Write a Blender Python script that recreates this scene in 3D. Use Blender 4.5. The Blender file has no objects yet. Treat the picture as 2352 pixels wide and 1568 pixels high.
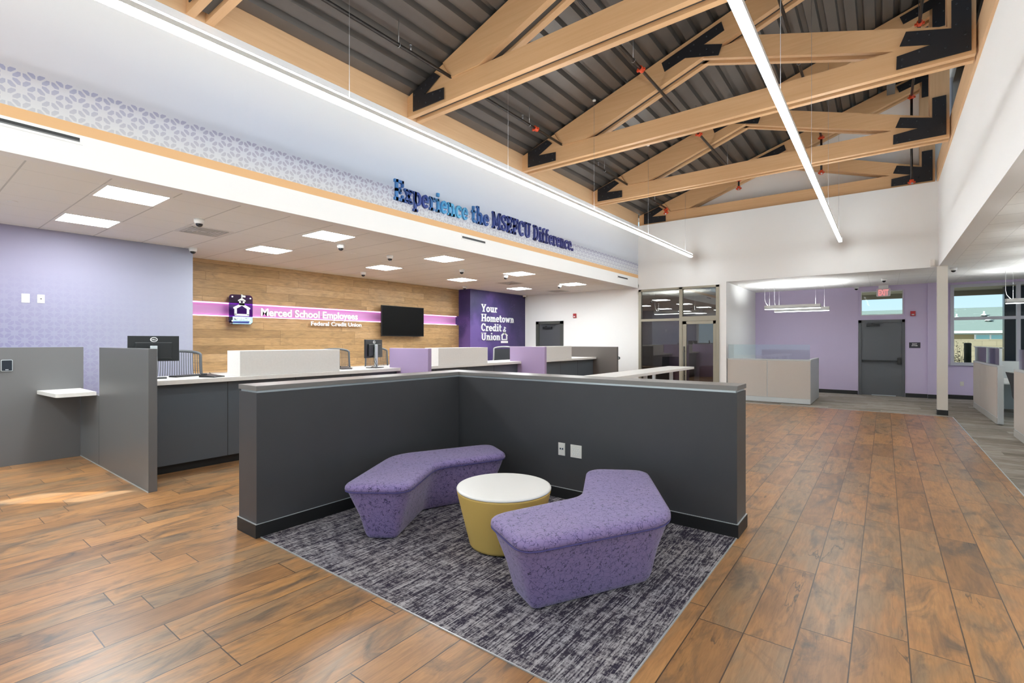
import bpy, bmesh, math, random
from mathutils import Vector, Matrix
random.seed(7)
PI = math.pi
SC = bpy.context.scene
COL = SC.collection

# ------------------------------------------------------------------ camera, world, sun, exposure
cam_d = bpy.data.cameras.new('camera'); cam = bpy.data.objects.new('camera', cam_d); COL.objects.link(cam)
cam_d.sensor_width = 36.0; cam_d.sensor_fit = 'HORIZONTAL'; cam_d.lens = 1121.0/2352*36
cam_d.clip_start = 0.05; cam_d.clip_end = 300
cam.location = (0, 0, 1.57); cam.rotation_euler = (PI/2, 0, math.radians(37.35))
SC.camera = cam
W = bpy.data.worlds.new('sky_world'); SC.world = W; W.use_nodes = True
wn = W.node_tree.nodes; wl = W.node_tree.links; wn.clear()
wo = wn.new('ShaderNodeOutputWorld'); wb = wn.new('ShaderNodeBackground'); wr = wn.new('ShaderNodeValToRGB')
wt = wn.new('ShaderNodeTexCoord'); ws = wn.new('ShaderNodeSeparateXYZ')
wl.new(wt.outputs['Generated'], ws.inputs[0]); wl.new(ws.outputs['Z'], wr.inputs[0]); wl.new(wr.outputs[0], wb.inputs[0]); wl.new(wb.outputs[0], wo.inputs[0])
wr.color_ramp.elements[0].position = 0.0; wr.color_ramp.elements[0].color = (0.72, 0.89, 1.0, 1)
wr.color_ramp.elements[1].position = 0.45; wr.color_ramp.elements[1].color = (0.62, 0.80, 1.0, 1)
e = wr.color_ramp.elements.new(0.12); e.color = (0.50, 0.79, 1.0, 1)
wb.inputs[1].default_value = 1.15
sun_d = bpy.data.lights.new('sun', 'SUN'); sun_d.energy = 14.0; sun_d.angle = math.radians(0.6); sun_d.color = (1, 0.96, 0.88)
sun = bpy.data.objects.new('sun', sun_d); COL.objects.link(sun)
SUN_DIR = Vector((0.72, 0.69, -0.60)).normalized()
sun.rotation_euler = SUN_DIR.to_track_quat('-Z', 'Y').to_euler()
SC.view_settings.view_transform = 'Standard'; SC.view_settings.look = 'None'
SC.view_settings.exposure = 0.0; SC.view_settings.gamma = 1.0; SC.view_settings.use_curve_mapping = False
SC.cycles.use_denoising = True
SC.cycles.max_bounces = 10; SC.cycles.diffuse_bounces = 5; SC.cycles.glossy_bounces = 4
SC.cycles.transparent_max_bounces = 12; SC.cycles.sample_clamp_indirect = 6
SC.cycles.caustics_reflective = False; SC.cycles.caustics_refractive = False
E_TROFFER = 56.0; E_PENDANT = 37.0; E_PENDUP = 26.0; E_SMALL = 9.0; E_SMALLUP = 55.0

# ------------------------------------------------------------------ materials
def lin(c): return tuple(((v/255)/12.92 if v/255 <= 0.04045 else ((v/255+0.055)/1.055)**2.4) for v in c) + (1.0,)
MATS = {}
def newmat(name):
    m = bpy.data.materials.new(name); m.use_nodes = True
    n = m.node_tree.nodes; b = n['Principled BSDF']; return m, n, m.node_tree.links, b
def mat(name, rgb, rough=0.5, metal=0.0, spec=0.5, noise=0.0, nscale=8.0, bump=0.0, bscale=60.0, coat=0.0):
    if name in MATS: return MATS[name]
    m, n, l, b = newmat(name)
    b.inputs['Base Color'].default_value = lin(rgb); b.inputs['Roughness'].default_value = rough
    b.inputs['Metallic'].default_value = metal; b.inputs['Specular IOR Level'].default_value = spec
    b.inputs['Coat Weight'].default_value = coat
    tc = n.new('ShaderNodeTexCoord')
    if noise > 0:
        t = n.new('ShaderNodeTexNoise'); t.inputs['Scale'].default_value = nscale; t.inputs['Detail'].default_value = 4
        l.new(tc.outputs['Object'], t.inputs['Vector'])
        mx = n.new('ShaderNodeMix'); mx.data_type = 'RGBA'
        c = lin(rgb); mx.inputs[6].default_value = tuple(v*(1-noise) for v in c[:3])+(1,); mx.inputs[7].default_value = tuple(min(1, v*(1+noise)) for v in c[:3])+(1,)
        l.new(t.outputs['Fac'], mx.inputs[0]); l.new(mx.outputs[2], b.inputs['Base Color'])
    if bump > 0:
        t = n.new('ShaderNodeTexNoise'); t.inputs['Scale'].default_value = bscale; t.inputs['Detail'].default_value = 3
        l.new(tc.outputs['Object'], t.inputs['Vector'])
        bp = n.new('ShaderNodeBump'); bp.inputs['Strength'].default_value = bump; bp.inputs['Distance'].default_value = 0.01
        l.new(t.outputs['Fac'], bp.inputs['Height']); l.new(bp.outputs[0], b.inputs['Normal'])
    MATS[name] = m; return m
def emat(name, rgb, strength):
    m, n, l, b = newmat(name)
    b.inputs['Base Color'].default_value = lin((240, 240, 236)); b.inputs['Emission Color'].default_value = rgb+(1,); b.inputs['Emission Strength'].default_value = strength
    MATS[name] = m; return m
def glass(name, tint=(1, 1, 1), refl=0.06, rough=0.0, ior=1.35):
    m = bpy.data.materials.new(name); m.use_nodes = True; n = m.node_tree.nodes; l = m.node_tree.links; n.clear()
    o = n.new('ShaderNodeOutputMaterial'); t = n.new('ShaderNodeBsdfTransparent'); g = n.new('ShaderNodeBsdfGlossy'); mx = n.new('ShaderNodeMixShader')
    f = n.new('ShaderNodeFresnel'); f.inputs[0].default_value = ior; ad = n.new('ShaderNodeMath'); ad.operation = 'ADD'; ad.use_clamp = True; ad.inputs[1].default_value = refl
    t.inputs[0].default_value = tint+(1,); g.inputs['Roughness'].default_value = rough
    l.new(f.outputs[0], ad.inputs[0]); l.new(ad.outputs[0], mx.inputs[0]); l.new(t.outputs[0], mx.inputs[1]); l.new(g.outputs[0], mx.inputs[2]); l.new(mx.outputs[0], o.inputs[0])
    MATS[name] = m; return m

class NT:
    """tiny helper for node maths"""
    def __init__(s, m): s.m = m; s.n = m.node_tree.nodes; s.l = m.node_tree.links
    def _in(s, sock, v):
        if hasattr(v, 'is_linked') or hasattr(v, 'links'): s.l.new(v, sock)
        else: sock.default_value = v
    def math(s, op, a, b=0.0, c=0.0, clamp=False):
        x = s.n.new('ShaderNodeMath'); x.operation = op; x.use_clamp = clamp
        s._in(x.inputs[0], a); s._in(x.inputs[1], b)
        if op in ('MULTIPLY_ADD', 'COMPARE', 'SMOOTH_MIN'): s._in(x.inputs[2], c)
        return x.outputs[0]
    def xyz(s, kind='Object'):
        t = s.n.new('ShaderNodeTexCoord'); q = s.n.new('ShaderNodeSeparateXYZ'); s.l.new(t.outputs[kind], q.inputs[0]); return q.outputs
    def comb(s, x, y, z):
        q = s.n.new('ShaderNodeCombineXYZ'); s._in(q.inputs[0], x); s._in(q.inputs[1], y); s._in(q.inputs[2], z); return q.outputs[0]
    def white(s, v):
        q = s.n.new('ShaderNodeTexWhiteNoise'); q.noise_dimensions = '3D'; s.l.new(v, q.inputs['Vector']); return q.outputs
    def noise(s, v, scale, detail=4, rough=0.55, dist=0.0):
        q = s.n.new('ShaderNodeTexNoise'); s.l.new(v, q.inputs['Vector']); q.inputs['Scale'].default_value = scale
        q.inputs['Detail'].default_value = detail; q.inputs['Roughness'].default_value = rough; q.inputs['Distortion'].default_value = dist; return q.outputs['Fac']
    def ramp(s, f, stops, interp='LINEAR'):
        r = s.n.new('ShaderNodeValToRGB'); s._in(r.inputs[0], f); r.color_ramp.interpolation = interp
        el = r.color_ramp.elements; el[0].position = stops[0][0]; el[0].color = stops[0][1]; el[1].position = stops[-1][0]; el[1].color = stops[-1][1]
        for p, c in stops[1:-1]: q = el.new(p); q.color = c
        return r.outputs[0]
    def mix(s, f, a, b, blend='MIX'):
        x = s.n.new('ShaderNodeMix'); x.data_type = 'RGBA'; x.blend_type = blend
        s._in(x.inputs[0], f); s._in(x.inputs[6], a); s._in(x.inputs[7], b); return x.outputs[2]
    def bump(s, h, strength, dist=0.01):
        b = s.n.new('ShaderNodeBump'); b.inputs['Strength'].default_value = strength; b.inputs['Distance'].default_value = dist
        s.l.new(h, b.inputs['Height']); return b.outputs[0]

def bw(v): return (v, v, v, 1)
def plank_mat(name, axis_u, axis_v, w, L, stops, grain=(1.6, 40), joint=0.004, joint_col=(70, 50, 36), rough=0.4, knots=0.5, seed=0.0, u0=0.0, vein=0.0, spec=0.5):
    """planks: rows across axis_u of width w, running along axis_v with length L"""
    m, n, l, b = newmat(name); t = NT(m); s = t.xyz()
    ax = {'x': s[0], 'y': s[1], 'z': s[2]}
    u = t.math('DIVIDE', t.math('SUBTRACT', ax[axis_u], u0), w); row = t.math('FLOOR', u); fu = t.math('SUBTRACT', u, row)
    off = t.white(t.comb(row, seed, 3.1))[0]
    v = t.math('ADD', t.math('DIVIDE', ax[axis_v], L), t.math('MULTIPLY', off, 7.0)); col = t.math('FLOOR', v); fv = t.math('SUBTRACT', v, col)
    rnd = t.white(t.comb(row, col, seed+1.7)); r1 = rnd[0]
    # grain coordinates, shifted per plank
    shift = t.math('MULTIPLY', r1, 37.0)
    gv = t.comb(t.math('ADD', t.math('MULTIPLY', ax[axis_u], 1.0), shift), t.math('MULTIPLY', ax[axis_v], 0.09), shift)
    fine = t.noise(gv, grain[1]*1.6, 6, 0.65, 0.5)
    gv2 = t.comb(t.math('ADD', ax[axis_u], shift), t.math('MULTIPLY', ax[axis_v], 0.28), shift)
    broad = t.noise(gv2, grain[0]*3.2, 3, 0.55, 1.6)
    base = t.ramp(t.math('ADD', t.math('MULTIPLY', r1, 0.52), t.math('MULTIPLY', broad, 0.48)), stops)
    c = t.mix(t.math('MULTIPLY', t.math('SUBTRACT', fine, 0.40, clamp=True), 2.1, clamp=True), base, t.mix(0.55, base, (0.03, 0.015, 0.008, 1)))
    # darker greyish patches and cracks
    gv3 = t.comb(t.math('ADD', ax[axis_u], shift), t.math('MULTIPLY', ax[axis_v], 0.35), t.math('MULTIPLY', shift, 0.3))
    patch = t.ramp(t.noise(gv3, 5.6, 5, 0.62, 1.2), [(0.50, bw(0)), (0.68, bw(1))])
    c = t.mix(t.math('MULTIPLY', patch, knots), c, t.mix(0.78, c, (0.055, 0.05, 0.042, 1)))
    if vein > 0:
        gv4 = t.comb(t.math('ADD', ax[axis_u], shift), t.math('MULTIPLY', ax[axis_v], 0.16), t.math('MULTIPLY', shift, 0.3))
        w3 = t.noise(gv4, 3.4, 5, 0.62, 0.25)
        cr = t.math('ABSOLUTE', t.math('SUBTRACT', w3, 0.52))
        cr = t.math('SUBTRACT', 1.0, t.math('DIVIDE', cr, 0.011, clamp=True))
        gate = t.ramp(t.noise(gv3, 2.6, 3, 0.6), [(0.54, bw(0)), (0.62, bw(1))])
        c = t.mix(t.math('MULTIPLY', t.math('MULTIPLY', cr, gate), vein), c, (0.035, 0.028, 0.024, 1))
    ju = t.math('MINIMUM', fu, t.math('SUBTRACT', 1.0, fu)); jv = t.math('MINIMUM', fv, t.math('SUBTRACT', 1.0, fv))
    j = t.math('MAXIMUM', t.math('LESS_THAN', ju, joint/2/w), t.math('LESS_THAN', jv, joint/2/L))
    c = t.mix(j, c, lin(joint_col)); l.new(c, b.inputs['Base Color'])
    b.inputs['Roughness'].default_value = rough; b.inputs['Specular IOR Level'].default_value = spec
    l.new(t.bump(t.math('SUBTRACT', t.math('MULTIPLY', fine, 0.15), j), 0.25, 0.004), b.inputs['Normal'])
    MATS[name] = m; return m

# room finishes
M_white = mat('white_paint', (243, 242, 240), 0.7, bump=0.03, bscale=250)
M_purplewall = None
FLOOR_STOPS = [(0.12, lin((120, 88, 58))), (0.30, lin((156, 112, 70))), (0.45, lin((181, 131, 80))), (0.58, lin((148, 119, 88))), (0.72, lin((176, 126, 78))), (0.9, lin((196, 146, 94)))]
M_floor = plank_mat('wood_look_floor', 'x', 'y', 0.2343, 1.02, FLOOR_STOPS, rough=0.33, joint=0.006, joint_col=(66, 48, 36), knots=0.95, u0=-0.604, vein=0.9, spec=0.65)
WALL_STOPS = [(0.1, lin((150, 116, 74))), (0.35, lin((176, 140, 94))), (0.6, lin((190, 152, 104))), (0.9, lin((206, 170, 126)))]
M_woodwall = plank_mat('maple_plank_wall', 'z', 'y', 0.162, 1.9, WALL_STOPS, rough=0.5, joint=0.004, joint_col=(96, 66, 36), knots=0.35, seed=4.0, u0=0.03)

def carpet_plank():
    m, n, l, b = newmat('grey_plank_carpet'); t = NT(m); s = t.xyz()
    u = t.math('DIVIDE', s[1], 0.25); row = t.math('FLOOR', u); off = t.white(t.comb(row, 0.0, 9.0))[0]
    v = t.math('ADD', s[0], off); col = t.math('FLOOR', v); r1 = t.white(t.comb(row, col, 2.0))[0]
    g = t.comb(t.math('MULTIPLY', s[0], 0.22), t.math('ADD', s[1], t.math('MULTIPLY', r1, 9.0)), r1)
    f = t.noise(g, 16, 5, 0.7, 0.4)
    c = t.ramp(t.math('ADD', t.math('MULTIPLY', f, 0.8), t.math('MULTIPLY', r1, 0.2)), [(0.25, lin((96, 88, 80))), (0.5, lin((142, 134, 124))), (0.75, lin((186, 180, 170)))])
    l.new(c, b.inputs['Base Color']); b.inputs['Roughness'].default_value = 0.95; b.inputs['Specular IOR Level'].default_value = 0.15
    l.new(t.bump(f, 0.3), b.inputs['Normal']); return m
M_carpet = carpet_plank()
def rug_mat():
    m, n, l, b = newmat('purple_grey_rug'); t = NT(m); s = t.xyz()
    def col(k, sy, seed): return t.comb(t.math('MULTIPLY', t.math('FLOOR', t.math('MULTIPLY', s[0], k)), 0.73), t.math('MULTIPLY', s[1], sy), seed)
    thread = t.noise(col(210.0, 4.0, 0.0), 4.0, 3, 0.75)
    thread2 = t.noise(col(120.0, 0.7, 3.0), 3.0, 2, 0.6)
    def row(k, sx, seed): return t.comb(t.math('MULTIPLY', s[0], sx), t.math('MULTIPLY', t.math('FLOOR', t.math('MULTIPLY', s[1], k)), 0.61), seed)
    weft = t.noise(row(90.0, 3.0, 7.0), 4.0, 3, 0.7)
    obj = n.new('ShaderNodeTexCoord').outputs['Object']
    blot = t.noise(obj, 11.0, 4, 0.75, 0.4)
    v = t.math('ADD', t.math('ADD', t.math('MULTIPLY', thread, 0.46), t.math('MULTIPLY', thread2, 0.42)), t.math('ADD', t.math('MULTIPLY', weft, 0.22), t.math('MULTIPLY', blot, 0.32)))
    light = t.mix(t.noise(obj, 2.0, 2), lin((176, 168, 164)), lin((158, 156, 164)))
    dark = t.mix(t.noise(obj, 3.1, 2), lin((42, 36, 54)), lin((60, 56, 62)))
    f = t.ramp(v, [(0.665, bw(0)), (0.80, bw(1))])
    l.new(t.mix(f, dark, light), b.inputs['Base Color']); b.inputs['Roughness'].default_value = 1.0; b.inputs['Specular IOR Level'].default_value = 0.1
    l.new(t.bump(v, 0.35), b.inputs['Normal']); return m
M_rug = rug_mat()
def ceil_mat():
    m, n, l, b = newmat('acoustic_ceiling_tile'); t = NT(m); s = t.xyz()
    def line(c, o, w, pitch=0.61):
        u = t.math('DIVIDE', t.math('SUBTRACT', c, o), pitch); f = t.math('FRACT', u); f = t.math('MINIMUM', f, t.math('SUBTRACT', 1.0, f)); return t.math('LESS_THAN', f, w/pitch/2)
    g1 = line(s[1], 1.44, 0.014); g2 = line(s[0], -6.42, 0.005)
    obj = n.new('ShaderNodeTexCoord').outputs['Object']; sp = t.noise(obj, 220, 2)
    c = t.mix(t.math('MULTIPLY', sp, 0.3), lin((246, 245, 241)), lin((232, 231, 227)))
    c = t.mix(g1, c, lin((206, 205, 202))); c = t.mix(g2, c, lin((214, 213, 209)))
    l.new(c, b.inputs['Base Color']); b.inputs['Roughness'].default_value = 0.85; b.inputs['Specular IOR Level'].default_value = 0.2
    h = t.math('MAXIMUM', g1, g2); l.new(t.bump(t.math('SUBTRACT', 1.0, h), 0.35, 0.006), b.inputs['Normal']); return m
M_ceil = ceil_mat()
def petal_mask(t, cy, cz, pitch, oy, oz, R, gap):
    """pinwheel motif: four clipped petals around points of a checker lattice in the (cy, cz) plane"""
    def lattice(sy, sz):
        u = t.math('DIVIDE', t.math('SUBTRACT', cy, oy+sy), pitch); v = t.math('DIVIDE', t.math('SUBTRACT', cz, oz+sz), pitch)
        du = t.math('MULTIPLY', t.math('SUBTRACT', t.math('FRACT', t.math('ADD', u, 0.5)), 0.5), pitch)
        dv = t.math('MULTIPLY', t.math('SUBTRACT', t.math('FRACT', t.math('ADD', v, 0.5)), 0.5), pitch)
        a = t.math('SUBTRACT', t.math('ABSOLUTE', du), gap); bb = t.math('SUBTRACT', t.math('ABSOLUTE', dv), gap)
        inside = t.math('MULTIPLY', t.math('GREATER_THAN', a, 0.0), t.math('GREATER_THAN', bb, 0.0))
        mx = t.math('MAXIMUM', a, bb); sm = t.math('ADD', a, bb)
        r1 = t.math('LESS_THAN', sm, R*1.38); r2 = t.math('LESS_THAN', mx, R); r3 = t.math('GREATER_THAN', sm, R*0.42)
        return t.math('MULTIPLY', t.math('MULTIPLY', inside, r1), t.math('MULTIPLY', r2, r3))
    return t.math('MAXIMUM', lattice(0, 0), lattice(pitch/2, pitch/2))
def frieze_mat():
    m, n, l, b = newmat('frieze_graphic_paint'); t = NT(m); s = t.xyz(); y, z = s[1], s[2]
    white = lin((243, 242, 240))
    # printed graphic: pale lilac-grey near the camera to pale blue, then lilac again
    g = t.ramp(t.math('DIVIDE', y, 14.0), [(0.03, lin((196, 190, 196))), (0.2, lin((180, 190, 212))), (0.4, lin((176, 192, 216))), (0.65, lin((190, 196, 212))), (1.0, lin((196, 202, 214)))])
    up = t.ramp(t.math('DIVIDE', t.math('SUBTRACT', z, 3.5), 0.75), [(0.0, bw(0.0)), (0.55, bw(0.75)), (1.0, bw(1.0))])
    base = t.mix(up, lin((218, 218, 218)), g)
    pet = petal_mask(t, y, z, 0.1830, 0.779, 3.826, 0.050, 0.006)
    band = t.math('MULTIPLY', t.math('LESS_THAN', z, 3.905), pet)
    pc = t.ramp(t.math('DIVIDE', t.math('SUBTRACT', z, 3.57), 0.33), [(0.0, lin((196, 196, 200))), (1.0, lin((158, 158, 186)))])
    c = t.mix(band, base, pc)
    fadeup = t.ramp(t.math('DIVIDE', t.math('SUBTRACT', z, 3.95), 0.8), [(0.0, bw(0)), (1.0, bw(0.8))]); c = t.mix(fadeup, c, white)
    orange = t.math('MULTIPLY', t.math('GREATER_THAN', z, 3.475), t.math('LESS_THAN', z, 3.573)); c = t.mix(orange, c, lin((226, 180, 128)))
    low = t.math('LESS_THAN', z, 3.475); c = t.mix(low, c, white)
    l.new(c, b.inputs['Base Color']); b.inputs['Roughness'].default_value = 0.6; return m
M_frieze = frieze_mat()
def purple_wall_mat():
    m, n, l, b = newmat('lilac_graphic_wall'); t = NT(m); s = t.xyz(); y, z = s[1], s[2]
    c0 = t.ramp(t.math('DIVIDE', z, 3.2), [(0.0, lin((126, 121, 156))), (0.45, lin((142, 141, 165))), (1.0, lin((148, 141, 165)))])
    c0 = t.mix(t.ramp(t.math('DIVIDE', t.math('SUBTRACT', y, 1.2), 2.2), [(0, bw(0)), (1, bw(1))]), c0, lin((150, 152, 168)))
    pet = petal_mask(t, y, z, 0.203, 1.199, 1.993, 0.060, 0.006)
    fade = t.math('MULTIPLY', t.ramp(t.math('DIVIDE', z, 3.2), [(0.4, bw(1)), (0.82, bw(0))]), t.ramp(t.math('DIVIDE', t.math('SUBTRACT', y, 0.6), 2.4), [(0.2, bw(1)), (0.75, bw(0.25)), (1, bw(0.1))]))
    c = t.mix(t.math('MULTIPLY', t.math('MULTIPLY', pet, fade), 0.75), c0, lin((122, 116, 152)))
    l.new(c, b.inputs['Base Color']); b.inputs['Roughness'].default_value = 0.6; return m
M_purplewall = purple_wall_mat()
def mural_mat():
    m, n, l, b = newmat('violet_mural'); t = NT(m); s = t.xyz(); obj = n.new('ShaderNodeTexCoord').outputs['Object']
    a = t.noise(obj, 0.9, 3, 0.5); c = t.ramp(a, [(0.3, lin((44, 40, 84))), (0.5, lin((66, 52, 108))), (0.62, lin((100, 78, 142)))])
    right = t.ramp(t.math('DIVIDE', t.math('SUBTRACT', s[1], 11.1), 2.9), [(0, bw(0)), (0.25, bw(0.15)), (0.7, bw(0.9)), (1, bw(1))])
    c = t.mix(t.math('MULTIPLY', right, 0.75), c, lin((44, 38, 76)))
    vo = n.new('ShaderNodeTexVoronoi'); vo.inputs['Scale'].default_value = 26; l.new(obj, vo.inputs['Vector'])
    sp = t.math('MULTIPLY', t.math('LESS_THAN', vo.outputs['Distance'], 0.22), t.ramp(t.noise(obj, 1.6, 3, 0.6), [(0.5, bw(0)), (0.68, bw(0.6))]))
    c = t.mix(sp, c, lin((132, 112, 178))); l.new(c, b.inputs['Base Color']); b.inputs['Roughness'].default_value = 0.55; return m
M_mural = mural_mat()
def lam_wood(name, c1, c2, along='x'):
    m, n, l, b = newmat(name); t = NT(m); s = t.xyz('Object'); ax = {'x': 0, 'y': 1, 'z': 2}[along]
    k = [9.0, 9.0, 9.0]; k[ax] = 0.45
    v = t.comb(t.math('MULTIPLY', s[0], k[0]), t.math('MULTIPLY', s[1], k[1]), t.math('MULTIPLY', s[2], k[2]))
    f = t.noise(v, 2.2, 6, 0.6, 0.7)
    k2 = t.noise(n.new('ShaderNodeTexCoord').outputs['Object'], 0.8, 2)
    c = t.mix(t.math('MULTIPLY', k2, 0.6), t.mix(t.ramp(f, [(0.3, bw(0)), (0.7, bw(1))]), lin(c1), lin(c2)), lin(tuple(int(a*0.92) for a in c2)))
    l.new(c, b.inputs['Base Color']); b.inputs['Roughness'].default_value = 0.5; MATS[name] = m; return m
M_lvl = lam_wood('laminated_timber', (214, 166, 117), (227, 183, 136), 'x')
M_lvly = lam_wood('laminated_timber_beam', (214, 172, 130), (228, 190, 148), 'y')
M_lvlz = lam_wood('laminated_timber_post', (202, 160, 118), (216, 176, 134), 'z')
M_deck = mat('dark_steel_deck', (112, 108, 104), 0.40, 0.6, noise=0.12, nscale=3)
M_black = mat('black_steel_plate', (34, 34, 38), 0.5, 0.2)
M_bolt = mat('bolt_steel', (70, 72, 78), 0.35, 0.8)
M_knife = mat('grey_filler_steel', (84, 80, 76), 0.6, 0.2)
M_pipe = mat('black_sprinkler_pipe', (56, 52, 50), 0.3, 0.7, noise=0.5, nscale=14)
M_galv = mat('galvanised_steel', (170, 172, 176), 0.35, 0.9)
M_orange = mat('orange_coupling', (214, 74, 34), 0.45)
M_charcoal = mat('charcoal_laminate', (66, 66, 68), 0.42, spec=0.4, noise=0.06, nscale=5)
M_greylam = mat('graphite_laminate', (100, 100, 100), 0.38, spec=0.5)
M_slate = mat('slate_grey_panel', (80, 87, 94), 0.35, spec=0.5)
M_cap = mat('taupe_cap', (120, 116, 112), 0.3, spec=0.6)
M_silver = mat('brushed_silver_strip', (206, 212, 214), 0.3, 0.5)
M_base = mat('black_rubber_base', (24, 24, 24), 0.5)
M_stone = mat('white_quartz', (226, 223, 218), 0.28, noise=0.06, nscale=34)
M_lilac = mat('lilac_divider', (158, 138, 172), 0.35)
M_blkplastic = mat('black_plastic', (22, 24, 26), 0.4)
M_screen = mat('black_screen', (3, 3, 3), 0.5, spec=0.12)
M_chairgrey = mat('chair_grey_plastic', (84, 88, 92), 0.45)
M_chairlight = mat('chair_light_frame', (168, 170, 170), 0.4)
M_fabdark = mat('charcoal_mesh_fabric', (48, 50, 54), 0.9)
M_plate = mat('ivory_wall_plate', (226, 222, 214), 0.4)
M_letters = mat('white_letter', (246, 246, 246), 0.4)
M_almond = mat('workstation_fabric', (196, 188, 180), 0.8, noise=0.03, nscale=60)
M_trimgrey = mat('workstation_trim', (200, 204, 204), 0.4)
M_alu = mat('bronze_grey_aluminium', (158, 152, 136), 0.4, 0.35)
M_winfr = mat('pale_window_frame', (198, 198, 208), 0.45)
M_door = mat('dark_grey_door', (78, 80, 84), 0.4)
M_lilacpaint = mat('lavender_paint', (212, 198, 228), 0.65)
M_yellow = mat('yellow_upholstery', (204, 170, 92), 0.6, bump=0.05, bscale=200)
M_tabletop = mat('white_laminate_top', (238, 235, 230), 0.3)
M_red = mat('red_device', (170, 36, 44), 0.5)
M_glass = glass('clear_glass', (0.96, 0.98, 0.98), 0.02)
M_glassdark = glass('storefront_glass', (0.62, 0.62, 0.60), 0.10)
M_glassgreen = glass('workstation_glass', (0.90, 0.95, 0.95), 0.03)
M_glasswin = glass('window_glass', (0.95, 0.98, 0.99), 0.0, ior=1.12)
M_troffer = emat('troffer_diffuser', (0.93, 0.98, 1.0), E_TROFFER)
M_pend = emat('pendant_diffuser', (0.93, 0.98, 1.0), E_PENDANT)
M_pendup = emat('pendant_uplight', (0.93, 0.98, 1.0), E_PENDUP)
M_small = emat('office_pendant_diffuser', (0.93, 0.98, 1.0), E_SMALL)
M_smallup = emat('office_pendant_uplight', (0.95, 0.985, 1.0), E_SMALLUP)
M_pink = emat('pink_led', (1.0, 0.50, 0.84), 2.4)
M_exitred = emat('exit_letters', (1.0, 0.10, 0.12), 0.75)
def fabric_mat():
    m, n, l, b = newmat('purple_line_drawn_fabric'); t = NT(m); tc = n.new('ShaderNodeTexCoord')
    mp = n.new('ShaderNodeTexNoise'); mp.inputs['Scale'].default_value = 14; l.new(tc.outputs['Object'], mp.inputs['Vector'])
    va = n.new('ShaderNodeVectorMath'); va.operation = 'MULTIPLY_ADD'; l.new(mp.outputs['Color'], va.inputs[0]); va.inputs[1].default_value = (0.06, 0.06, 0.06); l.new(tc.outputs['Object'], va.inputs[2])
    def edges(sc, w):
        v = n.new('ShaderNodeTexVoronoi'); v.feature = 'DISTANCE_TO_EDGE'; v.inputs['Scale'].default_value = sc; l.new(va.outputs[0], v.inputs['Vector']); return t.math('LESS_THAN', v.outputs['Distance'], w)
    def rings(sc, r, w):
        v = n.new('ShaderNodeTexVoronoi'); v.inputs['Scale'].default_value = sc; l.new(va.outputs[0], v.inputs['Vector']); return t.math('LESS_THAN', t.math('ABSOLUTE', t.math('SUBTRACT', v.outputs['Distance'], r)), w)
    gate = t.math('GREATER_THAN', t.noise(tc.outputs['Object'], 34, 2), 0.50)
    thin = t.math('MAXIMUM', edges(24, 0.020), rings(27, 0.30, 0.016))
    bold = t.math('MULTIPLY', t.math('MAXIMUM', rings(30, 0.10, 0.06), edges(38, 0.05)), t.math('GREATER_THAN', t.noise(tc.outputs['Object'], 30, 2), 0.56))
    big = t.noise(tc.outputs['Object'], 3.0, 2)
    c = t.mix(big, lin((120, 106, 156)), lin((138, 118, 162)))
    c = t.mix(t.math('MULTIPLY', thin, 0.7), c, lin((56, 44, 96))); c = t.mix(t.math('MULTIPLY', bold, 0.88), c, lin((34, 26, 66)))
    l.new(c, b.inputs['Base Color']); b.inputs['Roughness'].default_value = 0.62; b.inputs['Specular IOR Level'].default_value = 0.35
    b.inputs['Sheen Weight'].default_value = 0.25; return m
M_fabric = fabric_mat()
M_piping = mat('navy_piping', (74, 66, 124), 0.6)
def letter_blue():
    m, n, l, b = newmat('blue_gradient_letters'); t = NT(m); s = t.xyz(); y, z = s[1], s[2]
    c = t.ramp(t.math('DIVIDE', t.math('SUBTRACT', y, 4.7), 5.4), [(0.0, lin((70, 140, 205))), (0.06, lin((44, 78, 150))), (0.13, lin((42, 62, 140))), (0.20, lin((70, 156, 214))), (0.27, lin((96, 186, 232))), (0.36, lin((52, 104, 176))), (0.45, lin((46, 66, 140))), (1.0, lin((54, 54, 126)))])
    l.new(c, b.inputs['Base Color']); b.inputs['Roughness'].default_value = 0.4; return m
M_letblue = letter_blue()

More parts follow.
